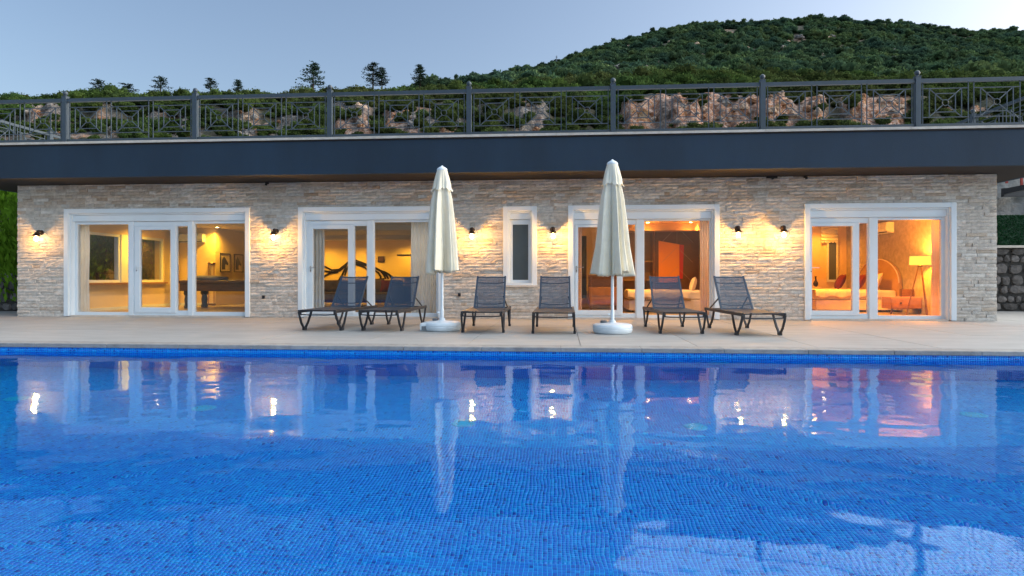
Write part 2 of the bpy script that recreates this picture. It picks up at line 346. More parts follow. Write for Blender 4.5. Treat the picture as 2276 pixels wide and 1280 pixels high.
# ---- pool basin
basin = tag(empty('pool_basin'), 'rectangular swimming pool lined with small blue glass mosaic tiles', kind='structure')
NY = 5.36   # built tiles from the near wall to here, the material takes over beyond
NY = round(NY/PITCH)*PITCH
b = MB(); b.box(PX0-.2, PX1+.2, NY, PY1+.2, ZFL-.2, ZFL); b.build('pool_floor', M['mos_floor'], basin)
b = MB(); b.box(PX0-.2, PX1+.2, PY0-.2, NY-.0005, ZFL-.2, ZFL-.003); b.build('grout_bed', M['mos_floor'], basin)
b = MB(); b.box(PX0-.2, PX1+.2, PY1, PY1+.2, ZFL+.001, -.05); b.build('far_wall', M['mos_x'], basin)
b = MB(); b.box(PX0-.2, PX1+.2, PY0-.2, PY0, ZFL+.001, -.05); b.build('near_wall', M['mos_x'], basin)
b = MB(); b.box(PX0-.2, PX0, PY0+.001, PY1-.001, ZFL+.002, -.05); b.build('end_wall', M['mos_y'], basin)
b = MB(); b.box(PX1, PX1+.2, PY0+.001, PY1-.001, ZFL+.002, -.05); b.build('end_wall', M['mos_y'], basin)
# mosaic tiles of the near floor as geometry: the 300 nearest single, the rest one part
cells = []
j0, j1 = int(math.ceil(3.1/PITCH)), int(NY/PITCH)
for j in range(j0, j1):
    y = (j+.5)*PITCH; half = .60*y+1.4
    i0, i1 = int((-half-.35)/PITCH), int((half+.1)/PITCH)
    for i in range(i0, i1): cells.append((i, j))
def tile_verts(cx, cy, z, h=.003, a=.0118, b=.0105):
    return [(cx-a,cy-a,z-h),(cx+a,cy-a,z-h),(cx+a,cy+a,z-h),(cx-a,cy+a,z-h),(cx-b,cy-b,z),(cx+b,cy-b,z),(cx+b,cy+b,z),(cx-b,cy+b,z)]
TF = [(4,5,6,7),(0,1,5,4),(1,2,6,5),(2,3,7,6),(3,0,4,7)]
near = sorted(range(len(cells)), key=lambda q: (cells[q][1], abs(cells[q][0]*PITCH+.2)))
row0 = int(3.60/PITCH)
cand = sorted([q for q in cells if q[1] >= row0 and -1.3 < q[0]*PITCH < .9], key=lambda q: (q[1], abs(q[0]*PITCH+.2)))[:300]
single = set(cand)
tb = MB(); tb.add(tile_verts(0,0,0), TF); tme = tb.mesh('tile', M['mos_tile'])
for i, j in cand: link_mesh('tile', tme, basin, ((i+.5)*PITCH, (j+.5)*PITCH, ZFL))
rest = [q for q in cells if q not in single]
arr = np.array(rest, float); cx = (arr[:,0]+.5)*PITCH; cyy = (arr[:,1]+.5)*PITCH
base = np.array(tile_verts(0,0,0)); V = base[None]+np.stack([cx, cyy, np.full(len(cx), ZFL)], 1)[:,None,:]
Fq = np.array(TF)[None]+8*np.arange(len(cx))[:,None,None]
def fast_mesh(name, V, Fq, m):
    me = bpy.data.meshes.new(name); V = V.reshape(-1,3); n = Fq.shape[-1]; Fq = Fq.reshape(-1,n)
    me.vertices.add(len(V)); me.vertices.foreach_set('co', V.astype(np.float32).ravel())
    me.loops.add(Fq.size); me.loops.foreach_set('vertex_index', Fq.astype(np.int32).ravel())
    me.polygons.add(len(Fq)); me.polygons.foreach_set('loop_start', np.arange(0, Fq.size, n, dtype=np.int32))
    me.materials.append(m); me.update(calc_edges=True); return me
tag(link_mesh('tile_field', fast_mesh('tile_field', V, Fq, M['mos_tile']), basin), kind='stuff')
# waterline tiles on the far wall above and just below the water
xs = np.arange(int((PX0+.02)/PITCH)+1, int((PX1-.02)/PITCH)-1); zs = np.arange(-13, -2)
gx, gz = np.meshgrid(xs, zs); gx = gx.ravel(); gz = gz.ravel()
wb = np.array([(p[0], p[2]-0.0, p[1]) for p in tile_verts(0,0,0)]); wb[:,1] = np.array([-p[2]-.003 for p in tile_verts(0,0,0)])
V = wb[None]+np.stack([(gx+.5)*PITCH, np.full(len(gx), PY1), (gz+.5)*PITCH], 1)[:,None,:]
Fq = np.array([f[::-1] for f in TF])[None]+8*np.arange(len(gx))[:,None,None]
tag(link_mesh('waterline_tiles', fast_mesh('waterline_tiles', V, Fq, M['mos_tilew']), basin), kind='stuff')
# water
b = MB(); b.add([(PX0,PY0,ZWAT),(PX1,PY0,ZWAT),(PX1,PY1,ZWAT),(PX0,PY1,ZWAT)], [(0,1,2,3)])
tag(b.build('water', M['water']), 'clear blue pool water with gentle ripples', kind='structure')
# ---- deck: slabs with fine joints, coping row at the pool
deck = tag(empty('deck'), 'pale beige paved terrace between the pool and the villa', kind='structure')
b = MB(); b.box(-26, 22, PY1+.24, 30, -.3, -.008); b.build('deck_bed', M['mortar'], deck)
b = MB(); b.box(-26, PX0-.2, PY0-6, PY1+.2399, -.3, 0); b.build('side_deck', M['deck'], deck)
b = MB(); b.box(PX1+.2, 22, PY0-6, PY1+.2399, -.3, 0); b.build('side_deck', M['deck'], deck)
b = MB(); b.box(PX0-.2, PX1+.2, PY0-6, PY0-.2, -.3, 0); b.build('near_deck', M['deck'], deck)
sw = .745*2; y0 = PY1+.27
for r_, (ya, yb) in enumerate([(y0, y0+1.9), (y0+1.9, y0+3.8), (y0+3.8, 14.3), (14.3, 17.3), (17.3, 21.0), (21.0, 25.)]):
    n0 = -17; 
    for i in range(n0, 15):
        xa = .257+i*sw; xb = xa+sw
        if r_ >= 3 and xb > XL+.2 and xa < XR-.2: continue
        m_ = MB(); m_.box(xa+.005, xb-.005, ya+.005, yb-.005, -.06, random.uniform(-.0008, .0008)); m_.build('slab', M['deck'], deck)
for i in range(-11, 12):
    m_ = MB(); xa = i*1.0; m_.box(xa+.001, xa+1-.001, PY1-.025, PY1+.2685, -.052, .004)
    o = m_.build('coping_stone', M['rim'], deck); bv = o.modifiers.new('b', 'BEVEL'); bv.width = .008; bv.segments = 2
# ================================================================== VILLA
villa = tag(empty('villa', (0,0,0)), 'long low villa clad in beige split stone with a dark blue flat roof', 'house')
OPEN = []   # openings on the wall plane: x0, x1, z0, z1
SPEC = {
 'a': dict(o=(145,556,465), bays=[((166,288,493,702),(172,285,499,693)), ((298,419,495,702),(393,417,503,690)), ((430,552,492,702),(433,549,497,693))],
           leaf=((300,392,503,695),(312,380,511,683)), mull=[(288,298,493),(419,430,492)], hx=304, hv=594),
 'b': dict(o=(664,985,461), bays=[((681,817,492,703),(788,816,502,694)), ((830,976,489,703),(831,969,494,695))],
           leaf=((687,787,500,697),(696,774,509,690)), mull=[(817,830,490)], hx=690, hv=594),
 'c': dict(o=(1263,1598,457), bays=[((1275,1414,488,706),(1384,1414,499,696)), ((1430,1580,487,706),(1431,1577,491,700))],
           leaf=((1278,1383,500,703),(1285,1371,505,689)), mull=[(1414,1430,488)], hx=1281, hv=594),
 'd': dict(o=(1788,2123,453), bays=[((1799,1931,486,708),(1910,1930,496,697)), ((1949,2098,483,708),(1949,2092,489,701))],
           leaf=((1799,1909,495,701),(1804,1894,503,690)), mull=[(1931,1949,486)], hx=1801, hv=595),
}
for k, s in SPEC.items():
    u0, u1, v = s['o']; s['x0'] = XY(u0, YW); s['x1'] = XY(u1, YW); s['zt'] = PY(u0, v, YW).z
    OPEN.append((s['x0'], s['x1'], 0, s['zt']))
WIN = dict(x0=XY(1119, YW), x1=XY(1193, YW), zt=PY(1119, 459, YW).z, zb=PY(1119, 635, YW).z)
OPEN.append((WIN['x0'], WIN['x1'], WIN['zb'], WIN['zt']))
OPEN.sort()
# wall core (behind the stones)
wc = MB(); xs_ = XL+.02
for x0, x1, z0, z1 in OPEN:
    wc.box(xs_, x0+.02, YW+.012, YW+.30, 0, ZS); wc.box(x0+.0201, x1-.0201, YW+.0121, YW+.2999, z1-.02, ZS-.0005)
    if z0 > 0: wc.box(x0+.0201, x1-.0201, YW+.0121, YW+.2999, 0, z0+.02)
    xs_ = x1-.02
wc.box(xs_, XR-.02, YW+.012, YW+.30, 0, ZS)
wc.build('wall', M['mortar'], villa)
# side and back walls
b = MB(); YB = 26.0; WIN_L = (PX(200, 617, -12.0).y-.35, PX(364, 617, -12.0).y, .75, 2.06)
y0_, y1_, z0_, z1_ = WIN_L
b.box(XL+.02, -12.0, YW+.301, y0_, 0, ZS); b.box(XL+.02, -12.0, y1_, YB, 0, ZS)
b.box(XL+.0201, -12.0001, y0_+.0001, y1_-.0001, 0, z0_); b.box(XL+.0201, -12.0001, y0_+.0001, y1_-.0001, z1_, ZS); b.build('side_wall', M['inwall'], villa)
b = MB(); b.box(8.5, XR-.02, YW+.301, 20.0, 0, ZS-.001); b.build('side_wall', M['mortar'], villa)
b = MB(); b.box(-11.999, 8.499, YB-.2, YB, 0, ZS-.002); b.build('back_wall', M['inwall'], villa)
for q in ((-11.999, -10.75, 18.9, 25.7, 2.43), (-1.55, -1.43, YW+.302, 25.791, 2.43), (-.40, -.30, YW+.302, 18.3, 2.431), (3.80, 4.10, YW+.302, 19.5, 2.432),
          (-.40, 3.80, 18.301, 18.45, 2.433), (4.101, 8.499, 19.5, 19.65, 2.4315), (-1.429, -.401, 15.2, 15.3, 2.4312)):
    b = MB(); b.box(q[0], q[1], q[2], q[3], 0, q[4]); b.build('interior_wall', M['inwall'], villa)
b = MB(); b.box(-11.998, 8.498, YW+.303, YB-.201, -.05, .012); b.build('interior_floor', M['infloor'], villa)
b = MB(); b.box(-11.998, 8.498, YW+.304, YB-.202, 2.435, 2.55); b.build('ceiling', M['incl'], villa)
b = MB(); b.box(-8.3, -1.56, 18.4, 19.0, 2.30, 2.434); b.build('ceiling_step', M['incl'], villa)
b = MB(); b.box(-10.7, -1.56, 22.6, 23.0, 2.28, 2.434); b.build('ceiling_step', M['incl'], villa)
b = MB(); b.box(-11.999, -11.97, YW+.4, 18.89, .0125, .09); b.build('skirting', M['upvc'], villa)
b = MB(); b.box(-11.96, -10.74, 18.87, 18.899, .0125, .09); b.build('skirting', M['upvc'], villa)
# ---- split stones
ROW = .0685; sm = []
nrows = int(ZS/ROW)
for r_ in range(nrows+1):
    z0 = r_*ROW; z1 = min(z0+ROW, ZS)
    if z1-z0 < .02: continue
    zc = (z0+z1)/2
    segs = []; x = XL
    for a0, a1, c0, c1 in OPEN:
        if c0 < zc < c1: segs.append((x, a0+.004)); x = a1-.004
    segs.append((x, XR))
    for a, bb in segs:
        p = a
        while p < bb-.001:
            L = random.choice((.12,.16,.2,.24,.28,.34,.4))*random.uniform(.9, 1.1)
            if bb-p-L < .1: L = bb-p
            sm.append((p, p+L, z0, z1)); p += L
def stone_geo(x0, x1, z0, z1, edge=False):
    j = .0014; x0 += j; x1 -= j; z0 += j; z1 -= j; depth = random.choice((.008,.012,.016,.020,.025))*random.uniform(.8, 1.15)
    nx = 4 if x1-x0 > .3 else 3; nz = 2
    yf = YW-depth; vs = []; fs = []
    for zi in range(nz+1):
        for xi in range(nx+1):
            e = (xi in (0, nx)) or (zi in (0, nz))
            vs.append((x0+(x1-x0)*xi/nx+(0 if xi in (0,nx) else random.uniform(-.02,.02)), yf+(random.uniform(0,.009) if e else random.uniform(-.011,.002)), z0+(z1-z0)*zi/nz))
    n = (nx+1)
    for zi in range(nz):
        for xi in range(nx): a = zi*n+xi; fs.append((a, a+1, a+n+1, a+n))
    rim = [i for i in range(n)]+[zi*n+nx for zi in range(1, nz+1)]+[nz*n+i for i in range(nx-1,-1,-1)]+[zi*n for zi in range(nz-1,0,-1)]
    o = len(vs)
    for i in rim: vs.append((vs[i][0], YW+.011, vs[i][2]))
    m_ = len(rim)
    for k in range(m_): fs.append((rim[k], o+k, o+(k+1)%m_, rim[(k+1)%m_]))
    return vs, fs
def stone_col(x, z):
    r_ = random.random()
    if r_ < .60: c = (.62, .565, .50)
    elif r_ < .82: c = (.67, .63, .575)
    elif r_ < .91: c = (.57, .50, .43)
    elif r_ < .955: c = (.54, .45, .36)
    else: c = (.55, .52, .48)
    k = random.uniform(.87, 1.02)
    # band of stones under the roof: warmer browner course in places
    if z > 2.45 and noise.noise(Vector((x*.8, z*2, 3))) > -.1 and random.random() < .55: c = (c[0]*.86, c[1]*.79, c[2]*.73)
    return (c[0]*k, c[1]*k, c[2]*k)
def set_tint(me, cols):
    a = me.color_attributes.new('tint', 'FLOAT_COLOR', 'POINT')
    a.data.foreach_set('color', np.array(cols, np.float32).ravel())
def score(s):
    cx_ = (s[0]+s[1])/2; t = -cx_*SN+YW*CS
    return (s[1]-s[0])*(s[3]-s[2])/t**2
order = sorted(range(len(sm)), key=lambda q: -score(sm[q])); top = set(order[:300])
V = []; Fc = []; Cc = []
for q, s in enumerate(sm):
    vs, fs = stone_geo(*s); c = stone_col((s[0]+s[1])/2, s[2])
    if q in top:
        m_ = MB(); m_.add(vs, fs); me = m_.mesh('stone', M['stone']); set_tint(me, [(*c, 1)]*len(vs)); link_mesh('stone', me, villa)
    else:
        o = len(V); V += vs; Fc += [tuple(i+o for i in f) for f in fs]; Cc += [(*c, 1)]*len(vs)
m_ = MB(); m_.v = V; m_.f = Fc; me = m_.mesh('stone_cladding', M['stone']); set_tint(me, Cc); tag(link_mesh('stone_cladding', me, villa), kind='stuff')
# end faces of the stone wall
def side_stones(x, sgn):
    m_ = MB(); Cc = []
    for r_ in range(nrows+1):
        z0 = r_*ROW; z1 = min(z0+ROW, ZS)
        if z1-z0 < .02: continue
        p = YW+.012
        while p < 20:
            L = random.uniform(.2, .5); d = random.uniform(.006, .03)*sgn
            if sgn < 0 and p+L > WIN_L[0] and p < WIN_L[1] and z1 > WIN_L[2] and z0 < WIN_L[3]: p += L; continue
            n0 = len(m_.v); xa, xb = sorted((x-.0*sgn, x+d)); m_.box(xa-.02 if sgn > 0 else xa, xb if sgn > 0 else xb+.02, p+.002, p+L-.002, z0+.002, z1-.002)
            c = stone_col(p, z0); Cc += [(*c,1)]*(len(m_.v)-n0); p += L
    me = m_.mesh('side_cladding', M['stone']); set_tint(me, Cc); tag(link_mesh('side_cladding', me, villa), kind='stuff')
side_stones(XR, 1); side_stones(XL, -1)
# ---- roof
b = MB(); b.box(RXL, RXR, YF, YF+.10, ZS-.0, ZR-.045); b.build('fascia', M['fascia'], villa)
for xa in (RXL, RXR-.1): b = MB(); b.box(xa, xa+.1, YF+.1005, RYB, ZS, ZR-.045); b.build('side_fascia', M['fascia'], villa)
b = MB(); b.box(RXL+.1005, RXR-.1005, YF+.101, RYB, ZS+.004, ZS+.09); b.build('soffit', M['soffit'], villa)
b = MB(); b.box(RXL+.05, RXR-.05, YF+.30, RYB, ZR-.12, ZR-.02); b.build('roof_slab', M['coping'], villa)
cs_ = 1.33; x = RXL-.03
while x < RXR:
    x2 = min(x+cs_, RXR+.03); m_ = MB(); m_.box(x+.002, x2-.002, YF-.035, YF+.30, ZR-.045, ZR+random.uniform(-.002,.002)); m_.build('roof_coping', M['coping'], villa); x = x2
# dark strip added under the coping to draw its shadow line
b = MB(); b.box(RXL+.01, RXR-.01, YF-.012, YF-.0005, ZR-.075, ZR-.046); b.build('drip_edge', M['soffit'], villa)
# ---- doors
def ring(mb, X0, X1, Z0, Z1, x0, x1, z0, z1, y0, y1):
    if x0 > X0: mb.box(X0, x0, y0, y1, Z0, Z1)
    if x1 < X1: mb.box(x1, X1, y0, y1, Z0, Z1)
    if z1 < Z1: mb.box(x0, x1, y0, y1, z1, Z1)
    if z0 > Z0: mb.box(x0, x1, y0, y1, Z0, z0)
YFR = YW+.12
def trim_set(p, x0, x1, z0, z1, bottom=False):
    m_ = MB(); ww = .10
    m_.box(x0-.004, x0+ww, YW-.045, YW+.30, z0, z1); m_.box(x1-ww, x1+.004, YW-.045, YW+.30, z0, z1); m_.box(x0+ww, x1-ww, YW-.0449, YW+.2999, z1-ww, z1)
    if bottom: m_.box(x0+ww, x1-ww, YW-.06, YW+.2999, z0, z0+.06)
    m_.build('trim', M['upvc'], p, bevel=.005)
    m_ = MB(); m_.box(x0+ww, x0+ww+.03, YW+.02, YW+.2998, z0+(.0601 if bottom else 0), z1-ww-.0001); m_.box(x1-ww-.03, x1-ww, YW+.02, YW+.2998, z0+(.0601 if bottom else 0), z1-ww-.0001); m_.box(x0+ww+.03, x1-ww-.03, YW+.0201, YW+.2997, z1-ww-.035, z1-ww-.0001)
    m_.build('reveal', M['upvc'], p, bevel=.004)
for k, s in SPEC.items():
    d = empty('sliding_door', (0,0,0), parent=villa)
    x0, x1, zt = s['x0'], s['x1'], s['zt']; trim_set(d, x0, x1, .012, zt)
    xi0, xi1 = x0+.1301, x1-.1301; ztop = zt-.1351
    vm_ = min(bv[0][2] for bv in s['bays']); zb = PY(s['o'][0], vm_, YFR).z
    zb = max(PY((bv[0][0]+bv[0][1])/2, bv[0][2], YFR).z for bv in s['bays'])
    m_ = MB(); m_.box(xi0, xi1, YW+.06, YW+.2996, zb+.004, ztop); m_.build('shutter_box', M['upvc'], d, bevel=.006)
    m_ = MB(); m_.box(xi0, xi1, YW-.02, YW+.2995, .0, .030); m_.build('threshold', M['coping'], d)
    fr = MB(); gl = []
    lo = .0301; prev = xi0
    nb = len(s['bays'])
    for bi, (B, G) in enumerate(s['bays']):
        X0 = xi0 if bi == 0 else XY(B[0], YFR); X1 = xi1 if bi == nb-1 else XY(B[1], YFR)
        g0, g1 = max(XY(G[0], YFR), X0+.02), min(XY(G[1], YFR), X1-.02); gt = PY(G[0], G[2], YFR).z; gb = PY(G[0], G[3], YFR).z
        leafbay = (s['leaf'] and B[0] <= s['leaf'][0][0]+3 <= B[1])
        if leafbay:
            LX0, LX1 = XY(s['leaf'][0][0], YFR), XY(s['leaf'][0][1], YFR); LX0 = max(LX0, X0+.005)
            lt = PY(s['leaf'][0][0], s['leaf'][0][2], YFR).z; lb = PY(s['leaf'][0][0], s['leaf'][0][3], YFR).z; lb = max(lb, lo+.05)
            # outer frame with hole for leaf and hole for narrow pane
            fr.box(X0, LX0, YFR, YFR+.07, lo, zb); fr.box(LX0, X1, YFR, YFR+.07, max(lt, gt), zb) ; fr.box(LX0, X1, YFR, YFR+.07, lo, min(lb, gb))
            fr.box(LX1, g0, YFR+.0002, YFR+.0698, min(lb, gb), max(lt, gt)); fr.box(g1, X1, YFR, YFR+.07, min(lb, gb), max(lt, gt))
            if gb > lb: fr.box(g0, g1, YFR+.0001, YFR+.0699, lb, gb)
            if gt < lt: fr.box(g0, g1, YFR+.0001, YFR+.0699, gt, lt)
            lf = MB(); q0, q1 = XY(s['leaf'][1][0], YFR), XY(s['leaf'][1][1], YFR); qt = PY(s['leaf'][1][0], s['leaf'][1][2], YFR).z; qb = PY(s['leaf'][1][0], s['leaf'][1][3], YFR).z
            ring(lf, LX0+.003, LX1-.003, lb+.003, lt-.003, q0, q1, qb, qt, YFR-.022, YFR+.06)
            lf.build('door_leaf', M['upvc'], d, bevel=.005)
            m_ = MB(); m_.box(q0, q1, YFR+.02, YFR+.026, qb, qt); m_.build('pane', M['glass'], d)
            hx = (LX0+q0)/2; hz = PY(s['hx'], s['hv'], YFR).z
            m_ = MB(); m_.box(hx-.014, hx+.014, YFR-.032, YFR-.0225, hz-.11, hz+.03); m_.bar((hx,YFR-.03,hz),(hx,YFR-.075,hz),.016); m_.bar((hx-.008,YFR-.075,hz),(hx+.15,YFR-.07,hz),.02,.014)
            m_.build('handle', M['steel'] if k in 'bc' else M['plastic'], d, bevel=.003)
            m_ = MB(); m_.lathe([(.011,0),(.011,.004)], 10, (hx,YFR-.0345,hz-.075), (0,-1,0)); m_.build('lock', M['black'], d)
        else:
            ring(fr, X0, X1, lo, zb, g0, g1, gb, gt, YFR, YFR+.07)
        m_ = MB(); m_.box(g0, g1, YFR+.03, YFR+.036, gb, gt); m_.build('pane', M['glass'], d)
    fr.build('frame', M['upvc'], d, bevel=.004)
    m_ = MB()
    for a, bb, v in s['mull']: m_.box(XY(a, YFR)+.001, XY(bb, YFR)-.001, YFR-.028, YFR+.08, lo, zb+.002)
    m_.build('mullion', M['upvc'], d, bevel=.004)
# bathroom window
d = empty('window', (0,0,0), parent=villa); x0, x1, zt, zb = WIN['x0'], WIN['x1'], WIN['zt'], WIN['zb']
trim_set(d, x0, x1, zb, zt, True)
zbx = PY(1140, 488, YFR).z
m_ = MB(); m_.box(x0+.1301, x1-.1301, YW+.06, YW+.2996, zbx+.003, zt-.1351); m_.build('shutter_box', M['upvc'], d, bevel=.005)
m_ = MB(); ring(m_, x0+.1302, x1-.1302, zb+.061, zbx, XY(1139.5, YFR)+.0, XY(1174, YFR), PY(1140, 622, YFR).z, PY(1140, 499, YFR).z, YFR, YFR+.07); m_.build('frame', M['upvc'], d, bevel=.004)
m_ = MB(); m_.box(XY(1139.5, YFR), XY(1174, YFR), YFR+.03, YFR+.036, PY(1140, 622, YFR).z, PY(1140, 499, YFR).z); m_.build('frosted_pane', M['frost'], d)
m_ = MB(); m_.box(x0-.02, x1+.02, YW-.065, YW-.0455, zb-.03, zb+.012); m_.build('sill', M['coping'], d)
# left side window of the games room
d = empty('window', (0,0,0), parent=villa); m_ = MB()
ym = PX(276, 617, -12.0).y
for a, bb in ((y0_, ym-.12), (ym+.12, y1_)):
    for (p, q, r0, r1) in ((a, a+.07, z0_, z1_), (bb-.07, bb, z0_, z1_), (a+.0701, bb-.0701, z0_, z0_+.07), (a+.0701, bb-.0701, z1_-.07, z1_)):
        m_.box(-12.09, -12.02, p, q, r0, r1)
m_.box(-12.2, -11.99, ym-.1199, ym+.1199, z0_, z1_)
m_.build('frame', M['upvc'], d)
m_ = MB(); m_.box(-12.05, -12.044, y0_+.0702, ym-.191, z0_+.0701, z1_-.0701); m_.build('pane', M['glass'], d)
m_ = MB(); m_.box(-12.05, -12.044, ym+.191, y1_-.0702, z0_+.0701, z1_-.0701); m_.build('pane', M['glass'], d)
m_ = MB(); m_.box(-11.999, -11.9, y0_-.05, y1_+.05, z0_-.05, z0_-.001); m_.build('sill', M['wood2'], d)
# ================================================================== ROOF RAILING
rail = tag(empty('roof_railing', (0, YF+.09, ZR)), 'dark blue grey metal railing along the flat roof edge above the villa', 'railing')
YRL = 0.0
def rp(name, mb, m=None, parent=None, sm=False): return mb.build(name, m or M['metal'], parent or rail, sm)
postx = [-4.677+2.852*i for i in range(-4, 6)]
RH = .93
pm = MB(); pm.box(-.047, .047, -.047, .047, .0, RH+.035); pm.box(-.06, .06, -.06, .06, 0, .02); pm.box(-.053,.053,-.053,.053,RH+.035,RH+.05); pme = pm.mesh('post', M['metal'])
bm_ = MB(); bm_.lathe([(.02,0),(.022,.012)]+[(.05*math.sin(a), .06-.05*math.cos(a)) for a in [R(x) for x in (25,45,65,85,105,125,145,165,178)]], 14); bme = bm_.mesh('ball_finial', M['metal'], 'full')
for i, x in enumerate(postx):
    if x < RXL-.2: continue
    p = link_mesh('post', pme, rail, (x, 0, 0)); link_mesh('ball_finial', bme, p, (0, 0, RH+.05))
zt_, zb_ = RH-.075, .075
pw = .82
sq = MB(); zu, zl = zt_-.11, zb_+.125       # outer square rails
t_ = .0075
def hbar(mb, x0, x1, z, y=.0): mb.box(x0, x1, y-t_, y+t_, z-t_, z+t_)
def vbar(mb, x, z0, z1, y=.0): mb.box(x-t_, x+t_, y-t_, y+t_, z0, z1)
hp = pw/2
so_ = .285; si_ = .18
zc_ = (zu+zl)/2; vo = (zu-zl)/2; vi = vo*.64
m_ = MB(); hbar(m_, -hp+t_, hp-t_, zu); hbar(m_, -hp+t_, hp-t_, zl); vbar(m_, -so_-.005, zl+t_, zu-t_); vbar(m_, so_+.005, zl+t_, zu-t_); ME_sq = m_.mesh('square_bars', M['metal'])
m_ = MB(); hbar(m_, -si_-t_, si_+t_, zc_+vi); hbar(m_, -si_-t_, si_+t_, zc_-vi); vbar(m_, -si_, zc_-vi+t_, zc_+vi-t_); vbar(m_, si_, zc_-vi+t_, zc_+vi-t_); ME_in = m_.mesh('inner_square', M['metal'])
m_ = MB(); m_.tube([(.057*math.cos(a), 0, zc_+.057*math.sin(a)) for a in [2*math.pi*i/16 for i in range(17)]], .008, 6, False); ME_ring = m_.mesh('ring', M['metal'], True)
ME_d = []
for sx, sz in ((1,1),(1,-1),(-1,1),(-1,-1)):
    m_ = MB(); L = math.hypot(so_, vo); dx, dz = so_/L*sx, vo/L*sz
    m_.bar((dx*.062, .001, zc_+dz*.062), (sx*(so_-.003), .001, zc_+sz*(vo-.01)), .014); ME_d.append(m_.mesh('diagonal_bar', M['metal']))
m_ = MB(); vbar(m_, 0, zb_, zt_); ME_v = m_.mesh('baluster', M['metal'])
for i in range(len(postx)-1):
    xa, xb = postx[i]+.047, postx[i+1]-.047
    if xb < RXL: continue
    m_ = MB(); m_.box(xa, xb, -.03, .03, zt_, zt_+.035); m_.box(xa, xb, -.02, .02, zt_+.0351, zt_+.075); rp('top_rail', m_)
    m_ = MB(); m_.box(xa, xb, -.02, .02, zb_-.045, zb_); rp('bottom_rail', m_)
    span = xb-xa; gap = (span-3*pw-.05*2)/2
    for q in range(3):
        cx_ = xa+.05+pw/2+q*(pw+gap)
        pn = empty('railing_panel', (cx_, 0, 0), parent=rail)
        link_mesh('square_bars', ME_sq, pn); link_mesh('inner_square', ME_in, pn); link_mesh('ring', ME_ring, pn)
        for me in ME_d: link_mesh('diagonal_bar', me, pn)
        link_mesh('baluster', ME_v, pn, (-hp, 0, 0)); link_mesh('baluster', ME_v, pn, (hp, 0, 0))
# side railings running back
for X, lab in ((RXL+.10, 'dark metal railing running back along the left end of the roof'), (RXR-.10, 'dark metal railing running back along the right end of the roof')):
    sr = tag(empty('side_railing', (X, YF+.09, ZR)), lab, 'railing')
    n = 4; L = 2.95
    for i in range(n):
        ya, yb_ = i*L+.05, (i+1)*L-.05
        m_ = MB(); m_.box(-.03, .03, ya, yb_, zt_, zt_+.06); m_.build('top_rail', M['metal'], sr)
        m_ = MB(); m_.box(-.02, .02, ya, yb_, zb_-.045, zb_); m_.build('bottom_rail', M['metal'], sr)
        p = link_mesh('post', pme, sr, (0, (i+1)*L, 0)); link_mesh('ball_finial', bme, p, (0, 0, RH+.05))
        for q in range(3):
            pn = empty('railing_panel', (0, ya+.05+pw/2+q*(pw+.11), 0), R(90), parent=sr)
            for nm, me in (('square_bars', ME_sq), ('inner_square', ME_in), ('ring', ME_ring), ('diagonal_bar', ME_d[0]), ('diagonal_bar', ME_d[1]), ('diagonal_bar', ME_d[2]), ('diagonal_bar', ME_d[3])): link_mesh(nm, me, pn)
            link_mesh('baluster', ME_v, pn, (-hp,0,0)); link_mesh('baluster', ME_v, pn, (hp,0,0))
# ================================================================== HILLS
EU = np.array([-1500,-300,0,146,300,433,600,700,850,1000,1100,1300,1500,1700,2000,2276,2600,3600.])
NV = np.array([276,268,258,249,249,243,234,225,214,206,199,192,188,186,190,190,196,235.])   # ground of the near ridge (tree tops stand above)
FU = np.array([-1500,0,700,900,1000,1085,1160,1240,1310,1400,1450,1530,1650,1830,1950,2060,2140,2276,2500,3000,3600.])
FV = np.array([330,320,245,215,196,178,160,142,115,92,76,62,54,46,55,63,72,74,95,170,260.])
PATCH = [(620,700,.5),(742,820,1.),(860,1035,1.),(1150,1215,.8),(1385,1560,1.),(1560,1690,1.),(1700,1830,1.),(1880,2010,1.),(60,135,.7),(330,440,.7),(215,260,.4),(520,570,.4)]
def rockness(u):
    r_ = 0
    for a, b_, s in PATCH:
        if a-15 < u < b_+15: r_ = max(r_, s*min(1, (u-a+15)/25, (b_+15-u)/25))
    return r_
def smooth(x): x = min(1, max(0, x)); return x*x*(3-2*x)
def ground_e(u, t):
    en = (617-np.interp(u, EU, NV))/F; ef = (617-np.interp(u, FU, FV))/F
    e0 = (617-302)/F; rk = rockness(u)
    w_ = noise.noise(Vector((u*.012, 1.7, 0)))*2.2
    tc = 47.5+w_+noise.noise(Vector((u*.05, 7.7, 0)))*1.0
    e1 = (617-(238+noise.noise(Vector((u*.006, 4.2, 0)))*26))/F
    if u > 1380: e1 = (617-(222+noise.noise(Vector((u*.008, 4.2, 0)))*20))/F
    if t < 27: return -.05
    if t < tc-3:
        s = (t-27)/(tc-3-27); return -.05+(e0+.05)*smooth(s)*1.0
    wd = 4.6+(1-rk)*4
    if t < tc-3+wd:
        s = smooth((t-tc+3)/wd); return e0+(e1-e0)*s
    if t < 125:
        s = (t-(tc-3+wd))/(125-(tc-3+wd)); return e1+(en-e1)*(s**.85)
    if ef > en:
        if t < 440:
            s = (t-125)/(440-125); return en+(ef-en)*(smooth(s)*.35+s*.65)
        return ef*440/t if t > 0 else ef
    if t < 440:
        return en*125/t+(-.004*(t-125)/t)
    return (en*125-.004*315)/t
